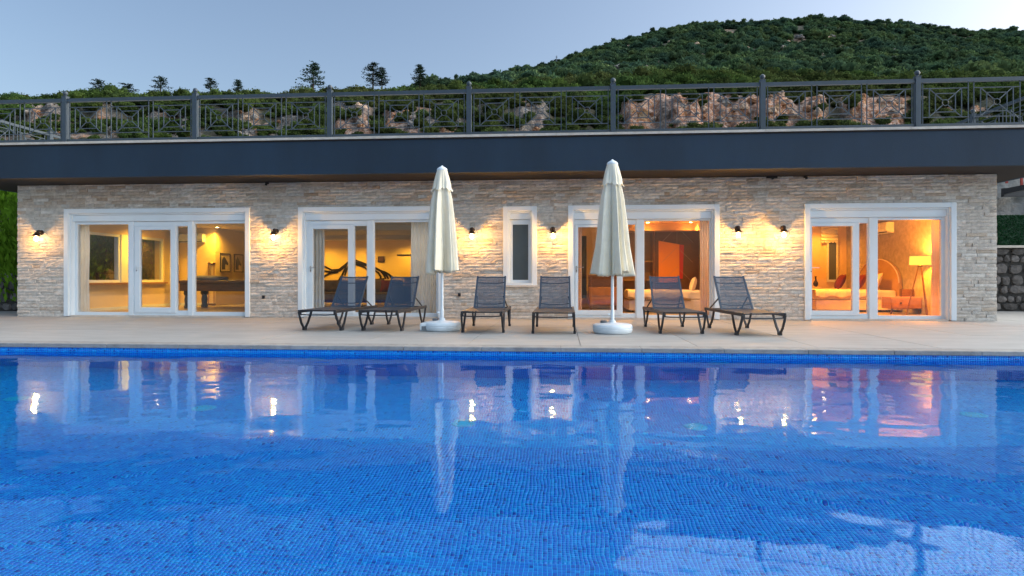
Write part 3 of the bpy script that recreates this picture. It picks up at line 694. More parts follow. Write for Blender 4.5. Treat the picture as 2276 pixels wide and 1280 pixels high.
def ground_z(u, t):
    z = CZ+ground_e(u, t)*t
    d = ray(u, 617); x, y = d.x*t, d.y*t
    rk = rockness(u)
    amp = (.3+.35*rk) if 40 < t < 60 else .5
    if t > 150: amp = 1.6
    if t < 40: amp = .1
    z += amp*(noise.fractal(Vector((x*.22, y*.22, 0)), .9, 2.1, 4)) if t < 150 else amp*noise.fractal(Vector((x*.05, y*.05, 0)), .9, 2.1, 3)
    return x, y, z
us = np.concatenate([np.linspace(-1500, -100, 50), np.linspace(-80, 2356, 560), np.linspace(2380, 3600, 45)])
ts = np.concatenate([[26.9], np.linspace(27, 42, 14), np.linspace(42.3, 54, 100), np.linspace(55, 125, 50), np.linspace(130, 440, 60), np.linspace(460, 1400, 14)])
V = np.zeros((len(ts), len(us), 3)); RK = np.zeros((len(ts), len(us)))
for i, t in enumerate(ts):
    for j, u in enumerate(us):
        x, y, z = ground_z(u, t)
        if i == 0: z = -2.5
        if 41.5 < t < 54:
            k_ = rockness(u)*min(1, (t-41.5)/2, (54-t)/2)
            y -= k_*(abs(noise.noise(Vector((x*.55, z*.7, 2))))*.9+abs(noise.noise(Vector((x*1.6, z*1.8, 9))))*.45-.4); z += k_*noise.noise(Vector((x*1.3, y*1.3, 4)))*.35
        V[i, j] = (x, y, z)
        if 41 < t < 54.5: 
            RK[i, j] = min(1, rockness(u)*1.5)*min(1, (t-41)/2, (54.5-t)/3)
            if RK[i, j] < .5 and noise.noise(Vector((x*.3, y*.3, 5))) > .22: RK[i, j] = .8
        elif t > 54.5 and noise.noise(Vector((x*.09, y*.09, 5))) > .33: RK[i, j] = .6
nu = len(us); idx = np.arange(len(ts)*nu).reshape(len(ts), nu)
Fq = np.stack([idx[:-1,:-1], idx[:-1,1:], idx[1:,1:], idx[1:,:-1]], -1)
me = fast_mesh('hillside', V, Fq, M['terrain']); a = me.attributes.new('rock', 'FLOAT', 'POINT'); a.data.foreach_set('value', RK.astype(np.float32).ravel())
WM = np.array([[min(1, max(0, (1. if u > 1330 else .15)+noise.noise(Vector((u*.02, t*.25, 8)))*1.3+(.35 if 740 < u < 1040 and t < 47.5 else 0))) for u in us] for t in ts])
a = me.attributes.new('warm', 'FLOAT', 'POINT'); a.data.foreach_set('value', WM.astype(np.float32).ravel())
tag(link_mesh('hillside', me), kind='structure')
# ---- vegetation prototypes
def crown_mesh(name, m, n, leaf, seed, flat=.75, lumps=7, droop=0):
    r_ = np.random.default_rng(seed); L = []
    for i in range(lumps):
        a = r_.uniform(0, 2*math.pi); d = r_.uniform(.15, .62); L.append((d*math.cos(a), d*math.sin(a), r_.uniform(.25, .8)*flat, r_.uniform(.30, .52)))
    L.append((0, 0, .5*flat, .55))
    V = []; Fs = []; A = []
    for i in range(n):
        l = L[i % len(L)]; v = r_.normal(size=3); v /= np.linalg.norm(v); v[2] = abs(v[2])*1.0-.25 if r_.random() < .8 else v[2]
        rr = l[3]*(r_.uniform(.75, 1.08)); p = np.array(l[:3])+v*rr*np.array([1, 1, .8])
        if p[2] < 0: p[2] = r_.uniform(0, .15)
        nrm = v+r_.normal(size=3)*.55; nrm /= np.linalg.norm(nrm); a_ = np.cross(nrm, r_.normal(size=3)); a_ /= np.linalg.norm(a_); b_ = np.cross(nrm, a_)
        s = leaf*r_.uniform(.6, 1.4); k = len(V)
        V += [p-a_*s, p+b_*s*.55, p+a_*s, p-b_*s*.55]; Fs.append((k, k+1, k+2, k+3)); q = r_.random(); A += [q]*4
    # dark core so that the clump is dense
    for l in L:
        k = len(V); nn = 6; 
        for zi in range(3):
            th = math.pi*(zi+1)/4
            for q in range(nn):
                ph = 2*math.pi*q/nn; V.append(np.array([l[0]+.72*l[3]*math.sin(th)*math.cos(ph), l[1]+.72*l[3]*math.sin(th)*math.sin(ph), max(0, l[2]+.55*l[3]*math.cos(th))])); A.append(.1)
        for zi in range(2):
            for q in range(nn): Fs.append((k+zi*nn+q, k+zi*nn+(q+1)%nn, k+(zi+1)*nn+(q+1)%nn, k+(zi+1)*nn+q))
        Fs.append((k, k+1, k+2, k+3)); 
    me = bpy.data.meshes.new(name); me.from_pydata([tuple(x) for x in V], [], Fs); me.materials.append(m)
    at = me.attributes.new('leaf', 'FLOAT', 'POINT'); at.data.foreach_set('value', np.array(A, np.float32)); me.update(); return me
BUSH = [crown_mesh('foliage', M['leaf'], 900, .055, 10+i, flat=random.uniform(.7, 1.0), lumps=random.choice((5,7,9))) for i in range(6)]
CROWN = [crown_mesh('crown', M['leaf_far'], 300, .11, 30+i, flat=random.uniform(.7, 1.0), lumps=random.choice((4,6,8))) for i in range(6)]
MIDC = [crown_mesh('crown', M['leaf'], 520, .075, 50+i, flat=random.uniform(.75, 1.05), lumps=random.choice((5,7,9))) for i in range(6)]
m_ = MB(); m_.tube([(0,0,-.3),(.02,0,.2),(0,.03,.5)], [.07,.05,.03], 6); STEM = m_.mesh('trunk', M['trunk'], True)
pts = []
def scatter(n, t0, t1, s0, s1, cond=None, zone='near', um=None):
    c = 0; tries = 0
    while c < n and tries < n*12:
        tries += 1
        t = math.sqrt(random.uniform(t0*t0, t1*t1)); u = random.uniform(*(um or (-400, 2750)))
        if cond and not cond(u, t): continue
        x, y, z = ground_z(u, t); s = random.uniform(s0, s1)*random.choice((.75, 1, 1, 1.25))
        pts.append((zone, u, t, x, y, z-.15*s, s)); c += 1
scatter(360, 39, 45.5, .45, .95, lambda u, t: random.random() > rockness(u)*.25)
scatter(420, 29, 39, .5, 1.2, um=(-900, 2900))
scatter(150, 39.5, 44.5, .6, 1.25, um=(1350, 2300))
scatter(820, 45.0, 54, .4, 1.05, lambda u, t: random.random() > rockness(u)*(.88 if u > 1380 else .60))
scatter(850, 54, 74, .7, 1.5, zone='mid')
scatter(1700, 74, 132, .9, 1.9, lambda u, t: u < 1250, zone='mid', um=(-400, 1250))
scatter(900, 74, 132, 1.1, 2.9, zone='mid', um=(1150, 2750))
scatter(13000, 132, 470, 1.2, 4.0, lambda u, t: u > 880 and ground_e(u, t) > .28 and noise.noise(Vector((u*.02, t*.035, 3))) < .30, zone='far', um=(850, 2750))
vis = sorted([p for p in pts if p[0] != 'far' and -20 < p[1] < 2300], key=lambda p: -p[6]/p[2])[:270]
vis_set = set(id(p) for p in vis)
PU = [-130, 146, 433, 732, 1040, 1361, 1695, 2043, 2400]; ORD = ['first', 'second', 'third', 'fourth', 'fifth', 'sixth', 'seventh']
def bay(u):
    if u < 146: return 'left of the first roof post'
    if u > 2043: return 'right of the last roof post'
    for i in range(1, 7):
        if PU[i] <= u <= PU[i+1]: return 'between the %s and %s roof posts' % (ORD[i-1], ORD[i])
labels = {0: ('low dense green bush on the slope seen through the roof railing', 'bushes seen through the roof railing'),
          1: ('rounded olive green bush on the wooded slope above the roof railing', 'bushes on the slope above the roof railing')}
for p in vis:
    z_, u, t, x, y, z, s = p; i = 0 if t < 60 else 1
    o = empty('bush', (x, y, z), random.uniform(0, 6.28)); o.scale = (s, s, s*random.uniform(.8, 1.25)); tag(o, ('small ' if s < .8 else 'large ')+('bush on the near slope ' if i == 0 else 'bush on the ridge ')+bay(u), 'bush', ('bushes on the near slope ' if i == 0 else 'bushes on the ridge ')+bay(u))
    link_mesh('foliage', random.choice(BUSH), o); link_mesh('trunk', STEM, o)
def instancer(name, plist, protos, label):
    me = bpy.data.meshes.new(name); me.from_pydata([(p[3], p[4], p[5]) for p in plist], [], []); 
    a = me.attributes.new('sc', 'FLOAT_VECTOR', 'POINT'); a.data.foreach_set('vector', np.array([(p[6], p[6], p[6]*random.uniform(.75, 1.3)) for p in plist], np.float32).ravel())
    a = me.attributes.new('rt', 'FLOAT_VECTOR', 'POINT'); a.data.foreach_set('vector', np.array([(0, 0, random.uniform(0, 6.28)) for p in plist], np.float32).ravel())
    o = link_mesh(name, me); tag(o, label, kind='stuff')
    coll = bpy.data.collections.new(name+'_kinds')
    for m_ in protos: coll.objects.link(bpy.data.objects.new(m_.name, m_))
    ng = bpy.data.node_groups.new(name, 'GeometryNodeTree'); ng.interface.new_socket('Geometry', in_out='INPUT', socket_type='NodeSocketGeometry'); ng.interface.new_socket('Geometry', in_out='OUTPUT', socket_type='NodeSocketGeometry')
    N = ng.nodes; gi = N.new('NodeGroupInput'); go = N.new('NodeGroupOutput'); ci = N.new('GeometryNodeCollectionInfo'); ci.inputs[0].default_value = coll; ci.inputs[1].default_value = True; ci.inputs[2].default_value = True
    ip = N.new('GeometryNodeInstanceOnPoints'); ip.inputs['Pick Instance'].default_value = True
    def at(nm):
        x = N.new('GeometryNodeInputNamedAttribute'); x.data_type = 'FLOAT_VECTOR'; x.inputs[0].default_value = nm; return x
    L = ng.links; L.new(gi.outputs[0], ip.inputs['Points']); L.new(ci.outputs[0], ip.inputs['Instance']); L.new(at('sc').outputs[0], ip.inputs['Scale'])
    rt = N.new('FunctionNodeEulerToRotation'); L.new(at('rt').outputs[0], rt.inputs[0]); L.new(rt.outputs[0], ip.inputs['Rotation'])
    L.new(ip.outputs[0], go.inputs[0])
    md = o.modifiers.new('scatter', 'NODES'); md.node_group = ng; return o
instancer('undergrowth', [p for p in pts if p[0] != 'far' and id(p) not in vis_set], MIDC, 'dense green maquis covering the slope behind the villa')
instancer('hill_forest', [p for p in pts if p[0] == 'far'], CROWN, 'dark green forest covering the far hill')
# boulders in the cliffs
def rock_mesh(seed, n=3, flat=.8):
    import bmesh
    bm = bmesh.new(); bmesh.ops.create_icosphere(bm, subdivisions=n, radius=1)
    for v in bm.verts:
        p = v.co.copy(); d = noise.fractal(p*1.1+Vector((seed*3.1, 0, 0)), .8, 2.2, 4)*.55
        q = noise.cell(p*1.7+Vector((seed, 0, 0)))*.12
        v.co = p*(1+d+q); v.co.z *= flat
    me = bpy.data.meshes.new('rock'); bm.to_mesh(me); bm.free()
    return me
M['rk'] = []
for i, (c1, c2) in enumerate([((.34,.30,.26),(.16,.14,.13)), ((.46,.17,.06),(.34,.24,.16)), ((.24,.23,.23),(.12,.11,.11)), ((.60,.53,.45),(.46,.24,.12))]):
    M['rk'].append(mat('cliff_rock', c1, .95, var=.35, scale=2.5, bump=.12, bscale=4, col2=c2))
RKM = []
for i in range(8):
    me = rock_mesh(i); me.materials.append(M['rk'][i % 4]); RKM.append(me)
colname = ['grey beige', 'orange', 'dark grey', 'cream and orange']
rk_n = 0; rr = random.Random(5)
while rk_n < 200:
    pa = rr.choice(PATCH+PATCH[4:8]); u = rr.uniform(pa[0], pa[1]); t = rr.uniform(43.5, 50.5)
    x, y, z = ground_z(u, t); i = rr.randrange(8)
    if u > 1380 and i % 4 == 2 and rr.random() < .7: continue
    o = link_mesh('rock', RKM[i], None, (x, y, z)); s = rr.uniform(.10, .32); o.scale = (s*rr.uniform(.8,1.5), s*.9, s*rr.uniform(.7, 1.5)); o.rotation_euler = (rr.uniform(-.4,.4), rr.uniform(-.4,.4), rr.uniform(0, 6.28))
    tag(o, colname[i % 4]+' rock in the slope cut '+bay(u), 'rock', colname[i % 4]+' rocks '+bay(u)); rk_n += 1
# pale boulders on the far hill: one by one too small, a few
for q in range(60):
    u = rr.uniform(1330, 2000); t = rr.uniform(200, 430); x, y, z = ground_z(u, t); s = rr.uniform(.8, 1.7)
    o = link_mesh('boulder', RKM[rr.choice((0, 2, 3, 4))], None, (x, y, z+s*.9)); o.scale = (s*1.3, s, s*.8); o.rotation_euler = (0, 0, rr.uniform(0, 6.28))
    tag(o, 'small pale boulder showing between trees on the far hill', 'boulder', 'boulders on the far hill')
# conifers on the skyline
def needle_mesh(seed, layers=9, spread=.34, leaf=.05, n=74):
    r_ = np.random.default_rng(seed); V = []; Fs = []; A = []
    for li in range(layers):
        z = .22+.76*li/(layers-1); rad = spread*(1-.80*(z-.15))*(r_.uniform(.65, 1.15)); nb = r_.integers(4, 7)
        for bi in range(nb):
            az = r_.uniform(0, 6.28); ln = rad*r_.uniform(.6, 1.15)
            for q in range(n//2):
                f_ = r_.uniform(.15, 1); p = np.array([math.cos(az)*ln*f_, math.sin(az)*ln*f_, z+.06*f_*ln/spread+r_.normal()*.012])+r_.normal(size=3)*np.array([.02, .02, .01])*1.3
                a_ = r_.normal(size=3); a_ /= np.linalg.norm(a_); b_ = np.cross(a_, r_.normal(size=3)); b_ /= np.linalg.norm(b_); s = leaf*.42*r_.uniform(.6, 1.4); k = len(V)
                V += [p-a_*s, p+b_*s*.5, p+a_*s, p-b_*s*.5]; Fs.append((k,k+1,k+2,k+3)); A += [r_.random()]*4
    me = bpy.data.meshes.new('crown'); me.from_pydata([tuple(v) for v in V], [], Fs); me.materials.append(M['needle'])
    at = me.attributes.new('leaf', 'FLOAT', 'POINT'); at.data.foreach_set('value', np.array(A, np.float32)); me.update(); return me
PINE = [needle_mesh(1), needle_mesh(2, 8, .42), needle_mesh(3, 10, .26), needle_mesh(4, 8, .50, .06, 70)]
m_ = MB(); m_.tube([(0,0,-.05),(0,0,.5),(0,0,.98)], [.022,.014,.003], 6)
for k in range(14):
    z = .25+.05*k; a_ = k*2.4; L_ = .28*(1-.8*(z-.15)); m_.tube([(0,0,z),(math.cos(a_)*L_, math.sin(a_)*L_, z+.05)], [.006,.002], 4)
PTR = m_.mesh('trunk', M['trunk'])
pines = [(218,176,44,1,'leftmost conifer on the skyline, left of the broad round tree'),(283,186,36,3,'broad dark tree on the skyline between the two leftmost conifers'),(357,170,46,1,'ragged conifer standing high on the skyline above the second railing bay'),
         (468,173,40,0,'small conical conifer on the skyline just right of the second roof post'),(530,177,36,2,'short narrow conifer on the skyline above the third railing bay'),(696,143,56,3,'widest and tallest skyline conifer, just left of the third roof post'),
         (829,139,50,0,'taller of the two conifers that stand close together on the skyline'),(849,150,38,2,'shorter of the two conifers that stand close together on the skyline'),(934,144,48,2,'slim conifer on the skyline left of the fourth roof post')]
for u, v, h, k, lab in pines:
    t = 128.; tp = TP(u, v+2, t); H = (h*.9+12)*t/F; o = empty('conifer', (tp.x, tp.y, tp.z-H), random.uniform(0, 6)); o.scale = (H*1.75, H*1.75, H); tag(o, lab, 'conifer', 'conifers on the skyline')
    link_mesh('trunk', PTR, o); link_mesh('crown', PINE[k], o)
for u, v, lab in [(1450,58,'lone round tree breaking the skyline where the far hill levels off'),(1880,36,'round tree at the highest point of the far hill skyline'),(2020,46,'pair of flat crowned trees on the far hill skyline right of the summit'),(1013,160,'loose tall tree on the near skyline left of the far hill foot')]:
    t = 440. if u > 1100 else 128; s = 14*t/F; tp = TP(u, v, t); o = empty('tree', (tp.x, tp.y, tp.z-s*1.15)); o.scale = (s*.62, s*.62, s); tag(o, lab, 'tree')
    link_mesh('crown', random.choice(CROWN), o); link_mesh('trunk', STEM, o)
# lattice mast
tp = TP(1237, 128, 430); o = empty('lattice_mast', (tp.x, tp.y, tp.z-5)); tag(o, 'tiny lattice mast on the left shoulder of the far hill', 'mast')
m_ = MB()
for sx in (-.4, .4):
    for sy in (-.4, .4): m_.bar((sx,sy,0),(sx*.6,sy*.6,6.5),.16)
for z in (1,2,3,4,5,6): m_.bar((-.4,0,z),(.4,0,z),.12); m_.bar((-.4,0,z),(.4,0,z-1),.1)
m_.build('tower', M['steel'], o)
m_ = MB(); m_.box(-.5,.5,-.5,.5,5.0,6.0); m_.build('antenna', M['steel'], o)
# ================================================================== SIDES OF THE HOUSE
def rubble_wall(name, label, x0, x1, y, z1, seed, dark=1., size=.30):
    e = tag(empty(name, (x0, y, 0)), label, 'wall'); r_ = random.Random(seed); W_ = x1-x0
    m_ = MB(); m_.box(0, W_, .06, .5, -.02, z1); m_.build('mortar_core', M['mortar_d'], e)
    rows = int(z1/size*1.25)
    z = .02
    while z < z1-.12:
        h = size*r_.uniform(.55, 1.15); x = r_.uniform(-.2, 0)
        while x < W_:
            w_ = size*r_.uniform(.6, 1.7); hh = min(h*r_.uniform(.85, 1.12), z1-z)
            n = 9; cxx, czz = x+w_/2, z+hh/2; vs = []; fs = []
            ph = r_.uniform(0, 1)
            for k in range(n):
                a_ = 2*math.pi*(k+ph)/n; q = r_.uniform(.80, 1.02); ca, sa = math.cos(a_), math.sin(a_)
                pw_ = (abs(ca)**3+abs(sa)**3)**(-1/3)
                vs.append((cxx+ca*pw_*w_*.495*q, .065, czz+sa*pw_*hh*.495*q))
            for k in range(n): vs.append((cxx+(vs[k][0]-cxx)*.88, .0+r_.uniform(-.015,.015), czz+(vs[k][2]-czz)*.88))
            vs.append((cxx, -.022, czz))
            for k in range(n): fs.append((k, (k+1)%n, n+(k+1)%n, n+k)); fs.append((n+k, n+(k+1)%n, 2*n))
            m_ = MB(); m_.add(vs, [f[::-1] for f in fs]); m_.build('stone', M['rock_l'], e)
            x += w_*.98
        z += h*.96
    return e
e = rubble_wall('rubble_wall', 'dark rubble stone retaining wall right of the villa under the green fence', 8.9, 14.6, 17.4, 1.66, 3)
m_ = MB(); m_.box(-.3, 5.9, -.08, .55, 1.66, 1.72); m_.build('coping', M['coping'], e)
e = rubble_wall('rubble_wall', 'low dark stone wall left of the villa below the bright green conifer', -17.5, -12.7, 15.4, 1.0, 4)
# artificial hedge fence
e = tag(empty('hedge_fence', (8.9, 17.45, 1.72)), 'green artificial hedge fence panel on the stone wall right of the villa', 'fence')
def leafsheet(n, W_, H_, seed, m, s=.03, dep=.03):
    r_ = np.random.default_rng(seed); V = []; Fs = []; A = []
    for i in range(n):
        p = np.array([r_.uniform(0, W_), -r_.uniform(0, dep), r_.uniform(0, H_)]); a_ = r_.normal(size=3); a_ /= np.linalg.norm(a_); b_ = np.cross(a_, [0, 1, .3]); b_ /= np.linalg.norm(b_)
        k = len(V); V += [p-a_*s, p+b_*s*.5, p+a_*s, p-b_*s*.5]; Fs.append((k,k+1,k+2,k+3)); A += [r_.random()]*4
    me = bpy.data.meshes.new('leaf_cover'); me.from_pydata([tuple(v) for v in V], [], Fs); me.materials.append(m)
    at = me.attributes.new('leaf', 'FLOAT', 'POINT'); at.data.foreach_set('value', np.array(A, np.float32)); me.update(); return me
M['hedgeleaf'] = leaf_mat('hedge_leaves', (.012,.06,.02), (.012,.055,.02), (.015,.06,.025), .6)
tag(link_mesh('leaf_cover', leafsheet(9000, 5.5, .80, 3, M['hedgeleaf'], .022), e), kind='stuff')
m_ = MB(); m_.box(0, 5.5, .0, .03, 0, .80); m_.build('backing', M['fence_green'], e)
for x in (0.05, 1.9, 3.7, 5.4):
    m_ = MB(); m_.box(x, x+.05, .031, .08, 0, .84); m_.build('post', M['metal'], e)
# pale rock behind the fence
m_ = MB(); nx, nz = 40, 24; vs = []; fs = []
for j in range(nz+1):
    for i in range(nx+1):
        x = 9.0+9*i/nx; z = 0+4.9*j/nz; d_ = noise.fractal(Vector((x*.7, 3, z*.7)), .8, 2.1, 5)*.8+z*.16
        vs.append((x, 21.0+d_, z))
for j in range(nz):
    for i in range(nx): a = j*(nx+1)+i; fs.append((a, a+1, a+nx+2, a+nx+1))
m_.add(vs, fs); o = m_.build('rock_face', M['palerock'], None, 'full'); tag(o, 'pale blasted rock face behind the fence right of the villa', kind='structure')
e = tag(empty('pergola', (0,0,0)), 'dark timber pergola frame edge above the green fence right of the villa', 'pergola')
p1 = PY(2216, 430, 18.6)
m_ = MB(); m_.box(p1.x+.12, p1.x+4, 18.5, 18.62, p1.z-.1, p1.z+.14); m_.build('beam', M['lounger'], e)
m_ = MB(); m_.box(p1.x+.12, p1.x+.22, 16.6, 18.49, p1.z-.02, p1.z+.12); m_.build('beam', M['lounger'], e)
m_ = MB(); m_.box(p1.x+2.5, p1.x+2.6, 18.5, 18.6, 0, p1.z-.101); m_.build('post', M['lounger'], e)
p2 = PY(2250, 398, 19.6)
e = tag(empty('red_bracket', (p2.x, 19.6, p2.z)), 'small red metal frame hanging above the pergola right of the villa', 'bracket')
m_ = MB(); m_.bar((-.15,0,.12),(.3,0,.15),.05); m_.bar((-.13,0,.12),(-.16,0,-.12),.05); m_.bar((.25,0,.13),(.26,0,-.2),.05); m_.build('frame', M['redp'], e)
# bright conifers left of the villa
r_ = np.random.default_rng(8)
def thuja_mesh(seed):
    r_ = np.random.default_rng(seed); V = []; Fs = []; A = []
    for i in range(5200):
        z = r_.uniform(0, 1)**.9; rad = (.32*(1-z**2.2)+.05)*(1+.25*math.sin(z*40+seed)*r_.random()); az = r_.uniform(0, 6.28); lump = 1+.28*math.sin(az*5+z*14+seed)
        rr_ = rad*lump*r_.uniform(.72, 1.02); p = np.array([rr_*math.cos(az), rr_*math.sin(az), z])
        a_ = np.array([math.cos(az)*.45, math.sin(az)*.45, .9])+r_.normal(size=3)*.35; a_ /= np.linalg.norm(a_); b_ = np.cross(a_, r_.normal(size=3)); b_ /= np.linalg.norm(b_); s = .026*r_.uniform(.6, 1.4)
        k = len(V); V += [p-a_*s, p+b_*s*.4, p+a_*s, p-b_*s*.4]; Fs.append((k,k+1,k+2,k+3)); A += [r_.random()]*4
    me = bpy.data.meshes.new('foliage'); me.from_pydata([tuple(v) for v in V], [], Fs); me.materials.append(M['thuja'])
    at = me.attributes.new('leaf', 'FLOAT', 'POINT'); at.data.foreach_set('value', np.array(A, np.float32)); me.update(); return me
TH_ = [thuja_mesh(1), thuja_mesh(2)]
m_ = MB(); m_.tube([(0,0,-.3),(0,0,.9)], [.04,.01], 8); TTR = m_.mesh('trunk', M['trunk'])
for i, (x, y, z, h, lab) in enumerate([(-13.75, 15.95, .3, 3.7, 'bright green upright conifer tight against the left corner of the villa'), (-14.6, 16.7, .5, 3.1, 'bright green upright conifer at the left edge, beside the one at the villa corner'), (-15.8, 16.6, .5, 3.3, 'bright green upright conifer beyond the left edge of the terrace')]):
    o = empty('thuja', (x, y, z), i*1.7); o.scale = (h*.8, h*.8, h); tag(o, lab, 'conifer', 'upright conifers left of the villa'); link_mesh('foliage', TH_[i % 2], o); link_mesh('trunk', TTR, o)
# planting seen through the games room window
for i, (x, y, s) in enumerate([(-13.45, 17.7, 1.1), (-13.6, 18.7, 1.2), (-13.4, 19.7, 1.15), (-13.6, 20.7, 1.25), (-13.4, 21.7, 1.2)]):
    o = empty('shrub', (x, y, -.1), i); o.scale = (s*1.7, s*1.7, s*2.3); tag(o, 'leafy shrub outside the side window of the games room', 'shrub', 'shrubs outside the side window'); link_mesh('foliage', TH_[i % 2], o); link_mesh('trunk', TTR, o)
o = link_mesh('boulder', RKM[0], None, (-12.95, 17.35, .5)); o.scale = (.28, .42, .62); tag(o, 'pale boulder standing outside the side window of the games room', 'boulder')
e = tag(empty('garden_railing', (-12.55, 16.2, 0)), 'black metal railing outside the side window of the games room', 'railing')
for y_ in (0, .75, 1.5): m_ = MB(); m_.box(-.03, .03, y_-.03, y_+.03, 0, 1.02); m_.build('post', M['black'], e)
for z_ in (.55, .78, .99): m_ = MB(); m_.box(-.015, .015, .03, .72, z_, z_+.03); m_.box(-.015, .015, .78, 1.47, z_, z_+.03); m_.build('rail', M['black'], e)
# ================================================================== SUN LOUNGERS
def make_lounger():
    e = empty('sun_lounger')
    m_ = MB()
    for sx in (-1, 1):
        m_.bar((sx*.315, .0, .325), (sx*.315, 1.84, .325), .030, .05); m_.box(sx*.315-.02, sx*.315+.02, 1.82, 1.88, .295, .352)
    m_.box(-.30, .30, 0, .03, .325, .345); m_.box(-.30, .30, 1.16, 1.19, .31, .33); m_.box(-.30, .30, 1.80, 1.83, .31, .34)
    for y in (.40, .80): m_.box(-.30, .30, y, y+.025, .305, .322)
    m_.build('frame', M['lounger'], e, bevel=.006)
    m_ = MB(); m_.tube([(-.30,.03,.275),(-.15,.02,.268),(.15,.02,.268),(.30,.03,.275)], .011, 6)
    for sx in (-.3, .3): m_.bar((sx,.025,.27),(sx,.02,.325), .03, .03)
    m_.build('front_crossbar', M['lounger'], e, True)
    def leg(sx, ya):
        m_ = MB(); X = sx*.318; X2 = sx*.328
        ins = [(ya+.0,.315),(ya+.045,.22),(ya+.115,.11),(ya+.20,.035)]; ou = [(ya+.46,.315),(ya+.405,.22),(ya+.33,.11),(ya+.25,.035)]
        for L in (ins, ou):
            for (p, q) in zip(L[:-1], L[1:]): m_.bar((X+(X2-X)*(1-p[1]/.315), p[0], p[1]+.004), (X+(X2-X)*(1-q[1]/.315), q[0], q[1]-.004), .030, .034)
        m_.box(X2-.021, X2+.021, ya+.175, ya+.275, 0, .045)
        return m_.build('leg', M['lounger'], e, bevel=.005)
    for sx in (-1, 1): leg(sx, .01); leg(sx, 1.38)
    # seat sling
    m_ = MB(); nx, ny = 10, 16; vs = []; fs = []
    for j in range(ny+1):
        for i in range(nx+1):
            x = -.302+.604*i/nx; y = .012+1.16*j/ny; z = .352-.022*math.sin(math.pi*i/nx)*math.sin(math.pi*min(1, j/ny*1.0))
            vs.append((x, y, z))
    for j in range(ny):
        for i in range(nx): a = j*(nx+1)+i; fs.append((a, a+1, a+nx+2, a+nx+1))
    m_.add(vs, fs); m_.build('seat', M['lsling'], e, 'full')
    # backrest
    A = R(53); L = .68; by, bz = 1.16, .345; cy_, sy_ = math.cos(A), math.sin(A)
    def bp(x, s, off=0): return (x, by+cy_*s-sy_*(-off), bz+sy_*s-cy_*(off))
    m_ = MB()
    for sx in (-1, 1): m_.bar(bp(sx*.262, 0), bp(sx*.252, L+.02), .030, .024, (0,-sy_,cy_))
    m_.tube([bp(-.25, L), bp(0, L, .008), bp(.25, L)], .013, 6)
    m_.build('backrest_frame', M['lframe'], e, True)
    m_ = MB()
    for s in (.12, .575): m_.tube([bp(-.25, s, .012), bp(-.12, s-.012, .03), bp(.12, s-.012, .03), bp(.25, s, .012)], .010, 6)
    m_.build('backrest_crossbars', M['lounger'], e, True)
    m_ = MB(); vs = []; fs = []
    for j in range(9):
        for i in range(9):
            p = bp(-.252+.504*i/8, L*j/8, .008*math.sin(math.pi*i/8)); vs.append((p[0], p[1]-.012, p[2]+.006))
    for j in range(8):
        for i in range(8): a = j*9+i; fs.append((a, a+1, a+10, a+9))
    m_.add(vs, fs); m_.build('backrest', M['sling'], e, 'full')
    for sx in (-1, 1):
        m_ = MB(); m_.bar(bp(sx*.235, .27, .02), (sx*.28, 1.74, .335), .02, .014); m_.build('support_strut', M['lounger'], e)
    return e
M['lsling'] = mat('seat_sling', (.045, .050, .060), .55, var=.06, scale=20)
M['lframe'] = mat('sling_hem', (.035, .055, .085), .55, var=.08, scale=6)
LG = make_lounger()
lsp = [(-3.98, 10.03, -4.0, 'lounger at the left end of the row, before the second glass door'),
       (-2.95, 10.01, -2.0, 'lounger just left of the left parasol, before the second door'),
       (-1.24, 9.82, 0.5, 'lounger just right of the left parasol, left of the narrow window'),
       (-.11, 9.72, -.5, 'lounger just left of the right parasol, right of the narrow window'),
       (1.90, 9.86, 2.0, 'lounger just right of the right parasol, before the third door'),
       (3.03, 9.66, 4.0, 'lounger at the right end of the row, before bare stone wall')]
for i, (x, y, a, lab) in enumerate(lsp):
    o = LG if i == 0 else copy_tree(LG)
    o.location = (x, y, .0); o.rotation_euler = (0, 0, R(a)); tag(o, 'dark mesh sun '+lab, 'sun lounger', 'sun loungers lined up along the pool terrace')
